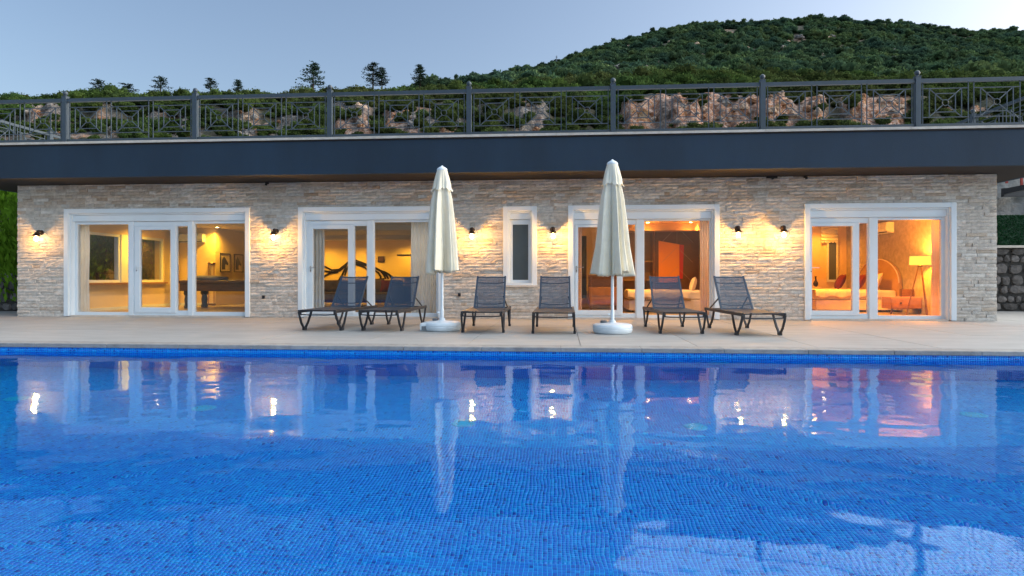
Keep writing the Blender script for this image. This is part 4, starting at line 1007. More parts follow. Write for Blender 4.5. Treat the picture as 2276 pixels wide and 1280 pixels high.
# ================================================================== PARASOLS
def parasol(x, y, ztop, zbot, wb, seed, lab, notch):
    e = tag(empty('parasol', (x, y, 0)), lab, 'parasol', 'closed parasols between the loungers'); r_ = random.Random(seed)
    m_ = MB(); m_.tube([(0,0,.15),(0,0,1.2),(0,0,ztop-.02)], .023, 12); m_.build('pole', M['plastic'], e, True)
    m_ = MB(); m_.tube([(0,0,.14),(0,0,.36)], .029, 12); m_.lathe([(.008,0),(.014,.01),(.012,.05)], 8, (-.03,-.01,.30), (-1,-.3,0)); m_.build('pole_sleeve', M['plastic'], e, True)
    # canopy: pleated folds
    n = 192; nz = 44; zt = ztop-.06; H = zt-zbot
    prof = [(0,.075),(.06,.098),(.17,.135),(.20,.150),(.30,.190),(.5,.232),(.75,.275),(1.0,wb/2)]
    def rad(s):
        for (a, p), (b_, q) in zip(prof[:-1], prof[1:]):
            if s <= b_: return p+(q-p)*(s-a)/(b_-a)
        return prof[-1][1]
    lobes = 8; cen = [(k+r_.uniform(-.33, .33))/lobes for k in range(lobes)]; am = [r_.uniform(.7, 1.1) for _ in cen]; dz = [r_.uniform(-.05, .05) for _ in cen]; tw = [r_.uniform(-.025, .025) for _ in cen]
    vs = []; fs = []
    for j in range(nz+1):
        s = j/nz
        for i in range(n):
            a = i/n; d1 = min(range(lobes), key=lambda k: min((a-cen[k]-tw[k]*s) % 1, (cen[k]+tw[k]*s-a) % 1)); dd = min((a-cen[d1]-tw[d1]*s) % 1, (cen[d1]+tw[d1]*s-a) % 1)*lobes*2
            fold = 1-.60*min(1, dd)**1.2*min(1, s*2.2+.22)                      # deep valleys between the ribs
            fold +=   .085*math.sin(dd*8+d1*2.3)*s+.045*math.sin(a*2*math.pi*21+seed+1.5*s)*(.3+.7*s)+.02*math.sin(a*2*math.pi*43+d1)*s
            rr = rad(s)*(am[d1]*.12+.88)*fold; sz = s
            z = zt-H*s+(dz[d1]*(1-.6*dd)+.018*math.cos(dd*3.1) if j == nz else dz[d1]*.5*s)
            sq = 1+.10*math.cos(4*math.pi*a+seed)*s
            vs.append((rr*sq*math.cos(2*math.pi*a), rr*sq*math.sin(2*math.pi*a), z))
    for j in range(nz):
        for i in range(n): fs.append((j*n+i, (j+1)*n+i, (j+1)*n+(i+1)%n, j*n+(i+1)%n))
    # turned-in hem and inner lining so the underside reads as layered cloth
    o_ = len(vs)
    for i in range(n):
        p = vs[nz*n+i]; vs.append((p[0]*.80, p[1]*.80, p[2]+.03+.02*math.sin(i*.7)))
    for i in range(n):
        p = vs[nz*n+i]; vs.append((p[0]*.35, p[1]*.35, p[2]+.22))
    for i in range(n):
        fs.append((nz*n+i, o_+i, o_+(i+1)%n, nz*n+(i+1)%n)); fs.append((o_+i, o_+n+i, o_+n+(i+1)%n, o_+(i+1)%n))
    m_ = MB(); m_.add(vs, fs); m_.build('canopy', M['canvas'], e, 'full')
    # vent flap on top
    vs = []; fs = []; q = 9
    for j in range(q+1):
        s = j/q
        for i in range(n):
            a = i/n; d1 = min(range(lobes), key=lambda k: min((a-cen[k]) % 1, (cen[k]-a) % 1)); dd = min((a-cen[d1]) % 1, (cen[d1]-a) % 1)*lobes*2
            rr = (.078+.092*s**.85+(.016 if j == q else 0))*(1-.30*min(1, dd)**1.5*s)*(1+.03*math.sin(i*.5+d1)*s)
            vs.append((rr*math.cos(2*math.pi*a), rr*math.sin(2*math.pi*a), zt+.012-.325*s-(.045*(1-min(1, dd)) if j >= q-1 else 0)+(.012*math.sin(i*.45+seed) if j == q else 0)))
    for j in range(q):
        for i in range(n): fs.append((j*n+i, (j+1)*n+i, (j+1)*n+(i+1)%n, j*n+(i+1)%n))
    m_ = MB(); m_.add(vs, fs); m_.build('vent_flap', M['canvas'], e, 'full')
    m_ = MB(); m_.lathe([(.088,-.012),(.088,0),(.075,.022),(.045,.042),(.022,.052),(.014,.066),(.004,.07)], 20, (0,0,zt+.01)); m_.build('top_cap', M['plastic'], e, True)
    m_ = MB(); m_.lathe([(.29,.0),(.30,.012),(.312,.03),(.316,.065),(.311,.070),(.311,.078),(.316,.083),(.314,.112),(.300,.132),(.270,.143),(.12,.152),(.055,.165),(.045,.20),(.030,.205)], 48, (0,0,.006))
    m_.build('base', M['plastic'], e, True)
    m_ = MB(); m_.lathe([(.05,0),(.055,.01),(.052,.04),(.03,.048)], 16, (-.13,.10,.152)); m_.build('filler_cap', M['gcap'], e, True)
    if notch:
        m_ = MB(); m_.box(-.335, -.16, -.215, -.05, .006, .135); o = m_.build('base_grip', M['plastic'], e, bevel=.025)
        m_ = MB(); m_.box(-.30, -.215, -.219, -.214, .02, .085); m_.build('grip_recess', M['gcap'], e)  # dark plate on the grip, its colour stands in for recess shade
    return e
parasol(-1.97, 10.38, 2.73, .965, .62, 3, 'closed cream canvas parasol left of the narrow window, on a white base with a notch', True)
parasol(.82, 10.10, 2.74, .93, .69, 8, 'closed cream canvas parasol in front of the third glass door, on a round white base', False)
# ================================================================== WALL LAMPS
def make_lamp():
    e = empty('wall_lamp')
    m_ = MB(); m_.lathe([(.055,0),(.055,.012),(.04,.028),(.02,.036)], 16, (0,0,.07), (0,-1,0)); m_.lathe([(.012,-.052),(.040,-.03),(.052,.0),(.045,.03),(.02,.048)], 16, (0,-.075,.075)); m_.tube([(0,-.01,.07),(0,-.07,.08),(0,-.12,.06)], .017, 8)
    m_.build('bracket', M['bronze'], e, True)
    m_ = MB(); m_.lathe([(.030,.055),(.036,.03),(.055,.012),(.082,-.018),(.080,-.022),(.05,.0),(.03,.012)], 20, (0,-.14,.01)); m_.build('hood', M['bronze'], e, True)
    m_ = MB(); m_.lathe([(.038,0),(.043,-.03),(.043,-.10),(.034,-.125),(.005,-.13)], 16, (0,-.14,-.012)); m_.build('glass_jar', M['jar'], e, True)
    m_ = MB(); m_.lathe([(.006,.045),(.026,.03),(.036,-.005),(.036,-.045),(.022,-.062),(.004,-.066)], 14, (0,-.14,-.062)); m_.build('bulb', M['bulb'], e, True)
    return e
WL = make_lamp(); lx = [83, 609, 1048, 1228, 1642, 1745]
ll = ['left of the first glass door', 'between the first and second glass doors', 'between the left parasol and the narrow window',
      'between the narrow window and third glass door', 'just right of the third glass door', 'just left of the last glass door']
for i, (u, lab) in enumerate(zip(lx, ll)):
    o = WL if i == 0 else copy_tree(WL)
    o.location = (XY(u, 13.27), YW-.028, 1.83); o.rotation_euler = (0, 0, R((-6,-4,3,5,-5,-12)[i])); tag(o, 'lit bronze wall lamp '+lab, 'wall lamp', 'wall lamps along the villa front')
    lamp('wall_lamp_light', (0,-.17,-.09), 34.0, (1,.47,.08), .025, o)
# sockets and small fittings on the wall
for u, v, lab in ((586, 660, 'small black outdoor socket low on the wall right of the first glass door'), (1021, 655, 'small black outdoor socket low on the wall right of the left parasol')):
    p = PY(u, v, YW-.02); e = tag(empty('outdoor_socket', (p.x, YW-.036, p.z)), lab, 'socket'); m_ = MB(); m_.box(-.028,.028,-.012,.012,-.035,.035); m_.build('cover', M['black'], e, bevel=.004); m_ = MB(); m_.box(-.02,.02,-.02,-.0125,-.02,.02); m_.build('flap', M['lounger'], e)
for u, w_, lab in ((594, .07, 'tiny black cable clamp under the roof above the first wall section'), (1715, .22, 'small dark bracket cluster under the roof right of the third glass door'), (1790, .07, 'tiny black fitting under the roof above the left edge of the last glass door')):
    p = PY(u, 395, YW-.04); e = tag(empty('roof_fitting', (p.x, YW-.05, ZS-.035)), lab, 'fitting'); m_ = MB(); m_.box(-w_/2,w_/2,-.02,.02,-.004,.035)
    m_.build('bracket', M['black'], e); m_ = MB(); m_.lathe([(.02,0),(.02,.05)], 10, (0,-.02,-.02), (0,-1,0)); m_.build('lens', M['black'], e)
# ================================================================== POOL FITTINGS
M['cyanpl'] = mat('inlet_plastic', (.0, .46, .78), .4)
def round_fit(name, x, y, z, r_, axis, lab, cat, grp):
    e = tag(empty(name, (x, y, z)), lab, cat, grp)
    m_ = MB(); m_.lathe([(r_,0),(r_,.008),(r_*.86,.016),(r_*.84,.010),(r_*.3,.014),(.002,.014)], 24, (0,0,0), axis); m_.build('cover', M['cyanpl'], e, True)
    m_ = MB()
    for k in range(8): a = k*math.pi/4; m_.lathe([(r_*.05,.012),(r_*.05,.018)], 6, (r_*.6*math.cos(a)*(1), (r_*.6*math.sin(a) if axis[2] else 0), (0 if axis[2] else r_*.6*math.sin(a))), axis)
    m_.build('screws', M['gcap'], e)
for i, (x, y, lab) in enumerate([(-5.65,6.15,'pale round floor inlet on the pool bottom, leftmost in view'), (-3.6,6.1,'pale round floor inlet on the pool bottom, second from the left'), (-.92,5.95,'pale round floor inlet on the pool bottom below the left parasol'),
                                 (1.25,5.95,'pale round floor inlet on the pool bottom, right of the one below the left parasol'), (3.9,6.3,'pale round floor inlet on the pool bottom, rightmost in view')]):
    round_fit('floor_inlet', x, y, ZFL+.001, .115, (0,0,1), lab, 'pool inlet', 'floor inlets of the pool')
for x, lab in ((XY(701, PY1), 'round pool lamp on the far pool wall below the leftmost lounger'), (XY(1597, PY1), 'round pool lamp on the far pool wall below the rightmost loungers')):
    round_fit('pool_lamp', x, PY1-.004, ZWAT-.42, .13, (0,-1,0), lab, 'pool lamp', 'pool lamps on the far pool wall')
# ================================================================== INTERIORS
WARM = (1, .50, .035)
def downlight(u, v, en=14, zc=2.434, lab=''):
    t = (zc-CZ)*F/(617-v); p = TP(u, 617, t); return downlight_at(p.x, p.y, en, zc, lab)
CO = (1, .32, .02); CM = (1, .40, .03)
def downlight_at(x, y, en, zc, lab, col=WARM):
    e = tag(empty('ceiling_light', (x, y, zc)), lab, 'ceiling light', 'recessed ceiling lights')
    m_ = MB(); m_.lathe([(.062,0),(.062,-.006),(.048,-.007),(.048,-.001)], 16); m_.build('trim_ring', M['plastic'], e)
    m_ = MB(); m_.lathe([(.046,-.0015),(.046,-.006)], 14); m_.build('lens', M['spot'], e)
    lamp('ceiling_light_light', (0,0,-.06), en, col, .045, e, 'SPOT'); return e
GA = [(483,505,'recessed ceiling light of the games room near the pair of horse pictures, left one'), (536,516,'recessed ceiling light of the games room above the pair of horse pictures'), (345,494,'recessed ceiling light of the games room above the side window')]
for u, v, lab in GA: downlight(u, v, 150, lab=lab)
GB = [(793,505,'recessed ceiling light seen in the narrow pane of the second glass door, upper one'),(880,503,'topmost recessed ceiling light in the wide pane of the second glass door'),(880,523.5,'recessed ceiling light near the middle of the living room ceiling'),
      (904,531.5,'recessed ceiling light beside the cooker hood'),(795,531.5,'recessed ceiling light close to the mural wall, in the narrow pane'),(714,532,'recessed ceiling light close to the mural wall behind the curtain')]
for u, v, lab in GB: downlight(u, v, 90, lab=lab)
downlight_at(XY(1535, 17.95), 17.95, 40, 2.434, 'recessed ceiling light over the wardrobe of the middle bedroom, right one', CM)
downlight_at(XY(1440, 17.95), 17.95, 40, 2.434, 'recessed ceiling light over the wardrobe of the middle bedroom, left one', CM)
downlight_at(1.9, 15.6, 200, 2.434, 'recessed ceiling light in the middle of the middle bedroom', CM)
downlight_at(7.6, 18.9, 80, 2.434, 'recessed ceiling light over the far window of the right bedroom', CO)
downlight_at(6.3, 16.2, 380, 2.434, 'recessed ceiling light in the middle of the right bedroom', CO)
for x_, y_, lab in ((3.0, 14.7, 'added fill light just inside the third glass door'), (7.8, 14.7, 'added fill light just inside the last glass door'), (-3.1, 14.8, 'added fill light just inside the second glass door'), (-11.0, 14.8, 'added fill light just inside the first glass door')):
    downlight_at(x_, y_, 34 if x_ > 5 else 55, 2.434, lab, (1, .74, .46))  # unseen fill lights, added to brighten the curtains behind the doors
def curtain(x0, x1, y, z0, z1, m, lab, seed=1, folds=9, amp=.035, narrow=0, ax='x', parent=None):
    r_ = random.Random(seed); n = folds*10; nz = 14; vs = []; fs = []; ph = [r_.uniform(.7, 1.3) for _ in range(folds+1)]
    for j in range(nz+1):
        s = j/nz; z = z1+(z0-z1)*s
        for i in range(n+1):
            a = i/n; k = int(a*folds); f_ = ph[min(k, folds)]
            xx = x0+(x1-x0)*(a*(1-narrow*math.sin(math.pi*s)*.5)+ (0 if narrow == 0 else narrow*.25*math.sin(math.pi*s)))
            yy = amp*f_*math.sin(2*math.pi*a*folds)*(.6+.4*s)+.01*math.sin(s*9+a*5)
            vs.append((xx, y+yy, z) if ax == 'x' else (y+yy, xx, z))
    for j in range(nz):
        for i in range(n): a = j*(n+1)+i; fs.append((a, a+1, a+n+2, a+n+1))
    e = tag(empty('curtain', (0,0,0)), lab, 'curtain', 'curtains behind the glass doors')
    m_ = MB(); m_.add(vs, fs); m_.build('cloth', m, e, 'full')
    m_ = MB()
    if ax == 'x': m_.box(x0-.03, x1+.03, y-.02, y+.02, z1, z1+.03)
    else: m_.box(y-.02, y+.02, x0-.03, x1+.03, z1, z1+.03)
    m_.build('rail', M['plastic'], e)
curtain(XY(172, 13.8)-.1, XY(199, 13.8), 13.80, .03, 2.35, M['curtain'], 'grey white curtain at the left edge of the first glass door', 1, 5)
curtain(16.95+1.35, 18.75, -11.85, .03, 2.3, M['curtain'], 'cream curtain right of the side window in the games room', 2, 4, .05, ax='y')
curtain(XY(690, 14.0), XY(721, 13.80), 13.80, .03, 2.35, M['curtain'], 'cream curtain seen in the left leaf of the second glass door', 3, 5, .04)
curtain(XY(918, 14.0), XY(986, 13.80), 13.80, .03, 2.35, M['curtain'], 'pale wide curtain behind the right pane of the second glass door', 4, 8, .04)
curtain(XY(1283, 14.0), XY(1293, 13.80), 13.80, .03, 2.35, M['curtain_o'], 'narrow peach curtain at the left edge of the third glass door', 5, 3, .03)
curtain(XY(1551, 14.0), XY(1583, 13.80), 13.80, .03, 2.35, M['curtain_o'], 'peach curtain at the right edge of the third glass door', 6, 5, .045, .12)
curtain(XY(2064, 13.9), XY(2094, 13.8), 13.8, .03, 2.35, M['curtain_o'], 'peach curtain beside the floor lamp in the last glass door', 7, 5, .045, .12)
# --- games room
def air_conditioner(loc, rz, lab, W_=.8):
    e = tag(empty('air_conditioner', loc, rz), lab, 'air conditioner')
    m_ = MB(); m_.prism([(-.0,0),(-.17,.04),(-.21,.10),(-.20,.25),(-.17,.28),(0,.28)], 'x', -W_/2, W_/2); m_.build('case', M['plastic'], e, bevel=.01)
    m_ = MB(); m_.box(-W_/2+.04, W_/2-.04, -.175, -.165, .012, .035); m_.build('outlet', M['black'], e)
    return e
p = PY(428, 540, 18.85); air_conditioner((p.x, 18.9, 1.97), 0, 'white air conditioner high on the back wall of the games room', .82)
e = tag(empty('billiard_table', (XY(470, 17.2)+.35, 17.5, 0)), 'dark wooden billiard table behind the first glass door', 'billiard table')
m_ = MB(); m_.box(-1.25,1.25,-.62,.62,.72,.80); m_.build('table_rail', M['wood'], e, bevel=.015)
m_ = MB(); m_.box(-1.12,1.12,-.5,.5,.801,.806); m_.build('cloth', mat('billiard_cloth', (.03,.05,.10), .95), e)
m_ = MB(); m_.box(-1.15,1.15,-.55,.55,.50,.7199); m_.build('apron', M['wood'], e, bevel=.01)
for sx in (-.98, .98):
    for sy in (-.42, .42):
        m_ = MB(); m_.lathe([(.10,.50),(.11,.42),(.07,.36),(.09,.25),(.075,.12),(.10,.06),(.09,0)], 12, (sx, sy, 0)); m_.build('leg', M['black'], e, True)
e2 = tag(empty('folded_blanket', (XY(455, 16.95), 17.05, .807)), 'blue grey folded blanket lying on the billiard table', 'blanket')
m_ = MB(); m_.tube([(-.55,0,.05),(-.2,.02,.07),(.2,-.02,.055),(.6,.02,.05)], [.05,.07,.065,.045], 10); m_.tube([(-.45,.14,.05),(.1,.16,.07),(.55,.12,.05)], [.05,.065,.05], 10); m_.build('cloth', M['blue'], e2, 'full')
for q, (a, b_, c_, d_, lab) in enumerate([(490,512,557,604,'framed horse head silhouette print, left and larger looking of the pair'), (520.5,541,560,605,'framed horse head silhouette print, right one of the pair')]):
    X = -10.75; P0 = PX(a, c_, X+.02); P1 = PX(b_, d_, X+.02); ya, yb_ = P0.y, P1.y; z1, z0 = PX(a, c_, X+.02).z, PX(a, 603.5, X+.02).z
    z1 = 1.66 if q == 0 else 1.66; z0 = 1.06
    e = tag(empty('picture', (X+.001, (ya+yb_)/2, (z0+z1)/2)), lab, 'picture', 'pair of horse pictures'); hw, hh = (yb_-ya)/2, (z1-z0)/2
    m_ = MB(); m_.box(0,.025,-hw,-hw+.025,-hh,hh); m_.box(0,.025,hw-.025,hw,-hh,hh); m_.box(0,.025,-hw+.0251,hw-.0251,-hh,-hh+.025); m_.box(0,.025,-hw+.0251,hw-.0251,hh-.025,hh); m_.build('frame', M['black'], e)
    m_ = MB(); m_.box(.002,.012,-hw+.026,hw-.026,-hh+.026,hh-.026); m_.build('print', M['paper'], e)
    pol = [(-.8,-.85),(-.8,.15),(-.62,.55),(-.4,.72),(-.34,.9),(-.22,.70),(.05,.55),(.35,.25),(.72,-.08),(.66,-.30),(.38,-.28),(.10,-.14),(-.05,-.35),(-.02,-.85)]
    m_ = MB(); m_.prism([(p_[0]*hw*.85*(1 if q == 0 else .9), p_[1]*hh*.85) for p_ in pol], 'x', .0125, .015); m_.build('silhouette', M['black'], e)
e = tag(empty('cue_rack', (XY(468, 18.8), 18.85, 0)), 'narrow wooden cue rack standing against the games room back wall', 'cue rack')
m_ = MB(); m_.box(-.12,.12,-.06,.03,.02,.08); m_.build('foot', M['wood'], e); m_ = MB(); m_.lathe([(.09,0),(.12,.03),(.09,.06)], 10, (0,0,1.30)); m_.build('head', M['wood'], e)
for x in (-.09, .09): m_ = MB(); m_.box(x-.012, x+.012, -.02, .0, .08, 1.30); m_.build('rod', M['wood2'], e)
# --- living room
def ribbon(pts, w_, Y):
    P_ = [PY(650+x/4.923, 450+y/4.923, Y) for x, y in pts]; up = []; dn = []
    for i, p in enumerate(P_):
        d = (P_[min(i+1, len(P_)-1)]-P_[max(i-1, 0)]).normalized(); n_ = Vector((-d.z, 0, d.x)); ww = w_*(.35+.65*math.sin(math.pi*(i+.5)/len(P_))); up.append((p.x+n_.x*ww, p.z+n_.z*ww)); dn.append((p.x-n_.x*ww, p.z-n_.z*ww))
    vs = []; fs = []; n = len(P_)
    for a in up+dn: vs.append((a[0], Y, a[1]))
    for a in up+dn: vs.append((a[0], Y+.015, a[1]))
    for i in range(n-1): fs.append((i, i+1, n+i+1, n+i)); fs.append((2*n+i, 3*n+i, 3*n+i+1, 2*n+i+1)); fs.append((i, 2*n+i, 2*n+i+1, i+1)); fs.append((n+i, n+i+1, 3*n+i+1, 3*n+i))
    return vs, fs
e = tag(empty('wall_mural', (0,0,0)), 'black branching line mural on the back wall of the living room', 'mural')
strands = [[(250,640),(350,700),(430,740),(510,735),(570,690),(610,655),(690,632),(760,655),(820,680)], [(250,745),(350,750),(440,765),(520,745),(590,690)], [(250,850),(350,805),(420,770),(500,765)],
           [(600,665),(570,740),(540,800),(505,850)], [(620,680),(590,740),(572,800)], [(680,675),(740,690),(790,710),(820,740)], [(700,680),(760,680),(820,690),(900,715),(960,745),(1030,770),(1090,810)], [(890,735),(940,770),(965,810),(965,850)],
           [(960,745),(1000,790),(1020,835)], [(985,760),(1030,800),(1050,835)], [(1000,755),(1060,790),(1085,830)], [(640,640),(700,660),(780,670),(860,700)]]
for sgm in strands:
    m_ = MB(); vs, fs = ribbon(sgm, .045, 25.78); m_.add(vs, fs); m_.build('strand', M['black'], e)
p = PY(846, 576, 25.7); e = tag(empty('wall_panel', (p.x, 25.79, p.z)), 'small square black picture on the mural wall', 'picture'); m_ = MB(); m_.box(-.14,.14,-.03,0,-.12,.12); m_.build('frame', M['black'], e); m_ = MB(); m_.box(-.11,.11,-.034,-.0301,-.09,.09); m_.build('print', M['wood'], e)
e = tag(empty('cooker_hood', (XY(912, 22.0), 22.0, 0)), 'black cooker hood hanging at the right of the living room', 'cooker hood')
z_ = PY(912, 569, 22.0).z; m_ = MB(); m_.box(-.42,.42,-.25,.25,z_,z_+.05); m_.build('canopy', M['black'], e); m_ = MB(); m_.box(.08,.38,-.15,.15,z_+.0501,2.43); m_.build('chimney', M['black'], e)
e = tag(empty('kitchen_cabinet', (XY(925, 22.3), 22.3, 0)), 'tan kitchen cabinet block below the cooker hood', 'cabinet'); m_ = MB(); m_.box(-.35,1.4,-.3,.4,0.02,.86); m_.build('body', M['tan'], e); m_ = MB(); m_.box(-.4,1.45,-.34,.42,.8601,.90); m_.build('worktop', M['wood2'], e)
e = tag(empty('sofa', (XY(770, 19.6), 19.6, 0)), 'dark olive sofa below the mural in the living room', 'sofa')
m_ = MB(); m_.box(-1.3,1.75,-.45,.42,.10,.42); m_.build('seat', M['sofa'], e, bevel=.06)
m_ = MB(); m_.box(-1.3,1.75,.25,.5,.421,.80); m_.build('backrest', M['sofa'], e, bevel=.08)
for x in (-1.55, 1.55): m_ = MB(); m_.box(x-.22+(.25 if x > 0 else 0), x+.22+(.25 if x > 0 else 0), -.46,.5,.1,.62); m_.build('armrest', M['sofa'], e, bevel=.07)
for x in (-1.2, 1.6):
    for y in (-.38, .38): m_ = MB(); m_.box(x-.03,x+.03,y-.03,y+.03,.0125,.0999); m_.build('leg', M['black'], e)
def cushion(name, loc, rot, sz, m, lab):
    e = tag(empty(name, loc), lab, 'cushion'); e.rotation_euler = rot
    n = 10; vs = []; fs = []
    for sgn in (1, -1):
        for j in range(n+1):
            for i in range(n+1):
                a, b_ = -1+2*i/n, -1+2*j/n; h = .5*(1-abs(a)**2.5)**.5*(1-abs(b_)**2.5)**.5*sz[2]; pin = 1-.06*(1-abs(a*b_)); vs.append((a*sz[0]/2*(pin+.06*abs(b_)), sgn*h, b_*sz[1]/2*(pin+.06*abs(a))))
    for k in (0, 1):
        o = k*(n+1)**2
        for j in range(n):
            for i in range(n): a = o+j*(n+1)+i; f_ = (a, a+1, a+n+2, a+n+1); fs.append(f_ if k == 0 else f_[::-1])
    m_ = MB(); m_.add(vs, fs); m_.build('cover', m, e, 'full'); return e
cushion('cushion', (XY(835, 19.7), 19.72, .62), (R(-20),0,R(5)), (.5,.5,.16), M['sofa'], 'dark cushion leaning on the sofa back, right half')
cushion('cushion', (XY(862, 19.7), 19.62, .60), (R(-20),0,R(-8)), (.45,.42,.14), M['red'], 'red cushion at the right end of the sofa')
# --- middle bedroom
bx0, bx1 = XY(1398, 15.9), 3.78
def bed(x0, x1, y0, y1, lab, head_label=None, arch=False, cm='linen'):
    e = tag(empty('bed', ((x0+x1)/2, (y0+y1)/2, 0)), lab, 'bed'); hx, hy = (x1-x0)/2, (y1-y0)/2
    m_ = MB(); m_.box(-hx,hx,-hy,hy,.06,.32); m_.build('base', M['linen'], e, bevel=.02)
    m_ = MB(); m_.box(-hx+.01,hx-.01,-hy+.01,hy-.01,.321,.56); m_.build('mattress', M['linen'], e, bevel=.05)
    m_ = MB(); N_ = 20
    if arch: poly = [(-hy-.25, .05)]+[(-(hy+.1)*math.cos(math.pi*i/N_), .75+.62*math.sin(math.pi*i/N_)) for i in range(N_+1)]+[(hy+.25, .05)]; poly = [(-hy-.1,.06)]+poly[1:-1]+[(hy+.1,.06)]
    else: poly = [(-hy,.06),(-hy,1.0),(hy,1.0),(hy,.06)]
    m_.prism(poly, 'x', hx-.0, hx+.07); m_.build('headboard', M['tan'] if arch else M['wood2'], e, bevel=.012)
    if arch:
        m_ = MB(); m_.tube([(hx-.012, p_[0], p_[1]) for p_ in poly[1:-1]], .014, 6); m_.build('headboard_piping', M['linen'], e, True)
    for sx in (-hx+.08, hx-.12):
        for sy in (-hy+.08, hy-.12): m_ = MB(); m_.box(sx,sx+.05,sy,sy+.05,.0125,.0599); m_.build('leg', M['wood'], e)
    return e
bed(bx0, bx1, 15.9, 17.3, 'bed with pale linen behind the right pane of the third glass door')
def throw(x0, x1, y, ztop, drop, lab, seed, back=.9):
    e = tag(empty('throw_blanket', (0,0,0)), lab, 'blanket'); n = 60; vs = []; fs = []
    rows = [(y+back, ztop), (y+.05, ztop), (y-.012, ztop-.02), (y-.03, ztop-drop*.5), (y-.03, ztop-drop)]
    for j, (yy, zz) in enumerate(rows):
        for i in range(n+1):
            a = i/n; x = x0+(x1-x0)*a; wv = .012*math.sin(a*40+seed)+.01*math.sin(a*17)
            vs.append((x, yy-(wv*1.2 if j > 1 else 0), zz+(.02*math.sin(a*23+seed) if j == 4 else .006*math.sin(a*31) if j < 2 else 0)))
    for j in range(len(rows)-1):
        for i in range(n): a = j*(n+1)+i; fs.append((a, a+1, a+n+2, a+n+1))
    m_ = MB(); m_.add(vs, fs); m_.build('cloth', M['linen'], e, 'full')
    m_ = MB(); o = 4*(n+1)
    for i in range(0, n+1):
        p = vs[o+i]; m_.bar((p[0], p[1]-.003, p[2]+.005), (p[0]+.004, p[1]-.003, p[2]-.05), .010)
    tag(m_.build('fringe', M['tan'], e), kind='stuff'); return e
throw(bx0-.03, 3.2, 15.88, .575, .19, 'white throw blanket with fringe over the bed of the middle bedroom', 1)
cushion('pillow', (3.35, 16.3, .70), (R(15),0,R(80)), (.6,.4,.16), M['linen'], 'white pillow at the right end of the middle bedroom bed')
e = tag(empty('wardrobe', (0, 0, 0)), 'brown mirror fronted wardrobe at the back of the middle bedroom', 'wardrobe')
wx0, wx1 = XY(1455, 17.6), 3.79
m_ = MB(); m_.box(wx0, wx1, 17.62, 18.29, .02, 2.18); m_.build('body', M['wood2'], e)
wm = (wx0+wx1)/2
m_ = MB(); m_.box(wx0+.01, wm-.004, 17.60, 17.619, .06, 2.14); m_.build('door', M['wardrobe'], e); m_ = MB(); m_.box(wm+.004, wx1-.01, 17.595, 17.615, .06, 2.14); m_.build('door', M['wardrobe'], e)
a, b_ = PY(1464, 535, 17.59), PY(1510, 543, 17.59)
m_ = MB(); m_.prism([(a.x, .75), (a.x, a.z), (b_.x, b_.z), (b_.x, .75)], 'y', 17.585, 17.5935); m_.build('mirror_panel', mat('orange_reflection_paint', (.85,.30,.02), .35), e)  # warm reflection in the mirror door, painted as an orange panel
a2 = PY(1520, 543, 17.59); m_ = MB(); m_.prism([(b_.x+.002, .85), (b_.x+.002, b_.z), (a2.x, b_.z-.02), (a2.x-.03, .85)], 'y', 17.586, 17.5932); m_.build('red_panel', mat('red_reflection_paint', (.50,.02,.01), .35), e)  # red strip of the reflection, painted on as well
m_ = MB()
for (x_, z_) in ((1.0,1.0),):
    for k in range(3):
        zc2 = .75+.55*k; xc = (wx0+wx1)/2
        m_.bar((xc-.42, 17.583, zc2+.0), (xc, 17.583, zc2+.42), .006); m_.bar((xc, 17.583, zc2+.42), (xc+.42, 17.583, zc2), .006)
m_.build('mirror_lines', M['tan'], e)
e = tag(empty('shelf_unit', (0,0,0)), 'open tan shelves left of the wardrobe in the middle bedroom', 'shelves')
sx0, sx1 = XY(1380, 17.7), wx0-.01
m_ = MB(); m_.box(sx0, sx1, 18.2, 18.29, .02, 2.18); m_.build('back', M['tan'], e)
for z_ in (.05, .42, .80, 1.32, 2.16): m_ = MB(); m_.box(sx0+.021, sx1-.021, 17.66, 18.199, z_, z_+.022); m_.build('shelf', M['tan'], e)
for x_ in (sx0, sx1-.02): m_ = MB(); m_.box(x_, x_+.02, 17.64, 18.1995, .02, 2.18); m_.build('side_panel', M['wood2'], e)
e = tag(empty('dresser', (0,0,0)), 'low wooden dresser with a raised back seen through the left leaf of the third door', 'dresser')
d0, d1 = XY(1309, 17.2), XY(1372, 17.2); m_ = MB(); m_.box(d0, d1, 17.2, 17.65, .12, .62); m_.build('body', M['wood2'], e, bevel=.01)
for z_ in (.15, .39): m_ = MB(); m_.box(d0+.03, d1-.03, 17.18, 17.1995, z_, z_+.21); m_.build('drawer', M['wood2'], e, bevel=.004)
m_ = MB(); m_.box(d0, d1, 17.55, 17.649, .621, .95); m_.build('back_board', M['wood'], e)
for x_ in (d0+.02, d1-.08): m_ = MB(); m_.box(x_, x_+.06, 17.22, 17.28, .0125, .1199); m_.build('leg', M['wood'], e)
e = tag(empty('wall_television', (0,0,0)), 'tall black panel on the bedroom wall behind the third door leaf', 'panel')
m_ = MB(); m_.box(XY(1293, 17.9), XY(1303, 17.9), 17.88, 17.92, .3, 2.05); m_.build('glass', M['black'], e); m_ = MB(); m_.box(XY(1293, 17.9)-.01, XY(1303, 17.9)+.01, 17.921, 17.95, .29, 2.06); m_.build('frame', M['wood'], e)
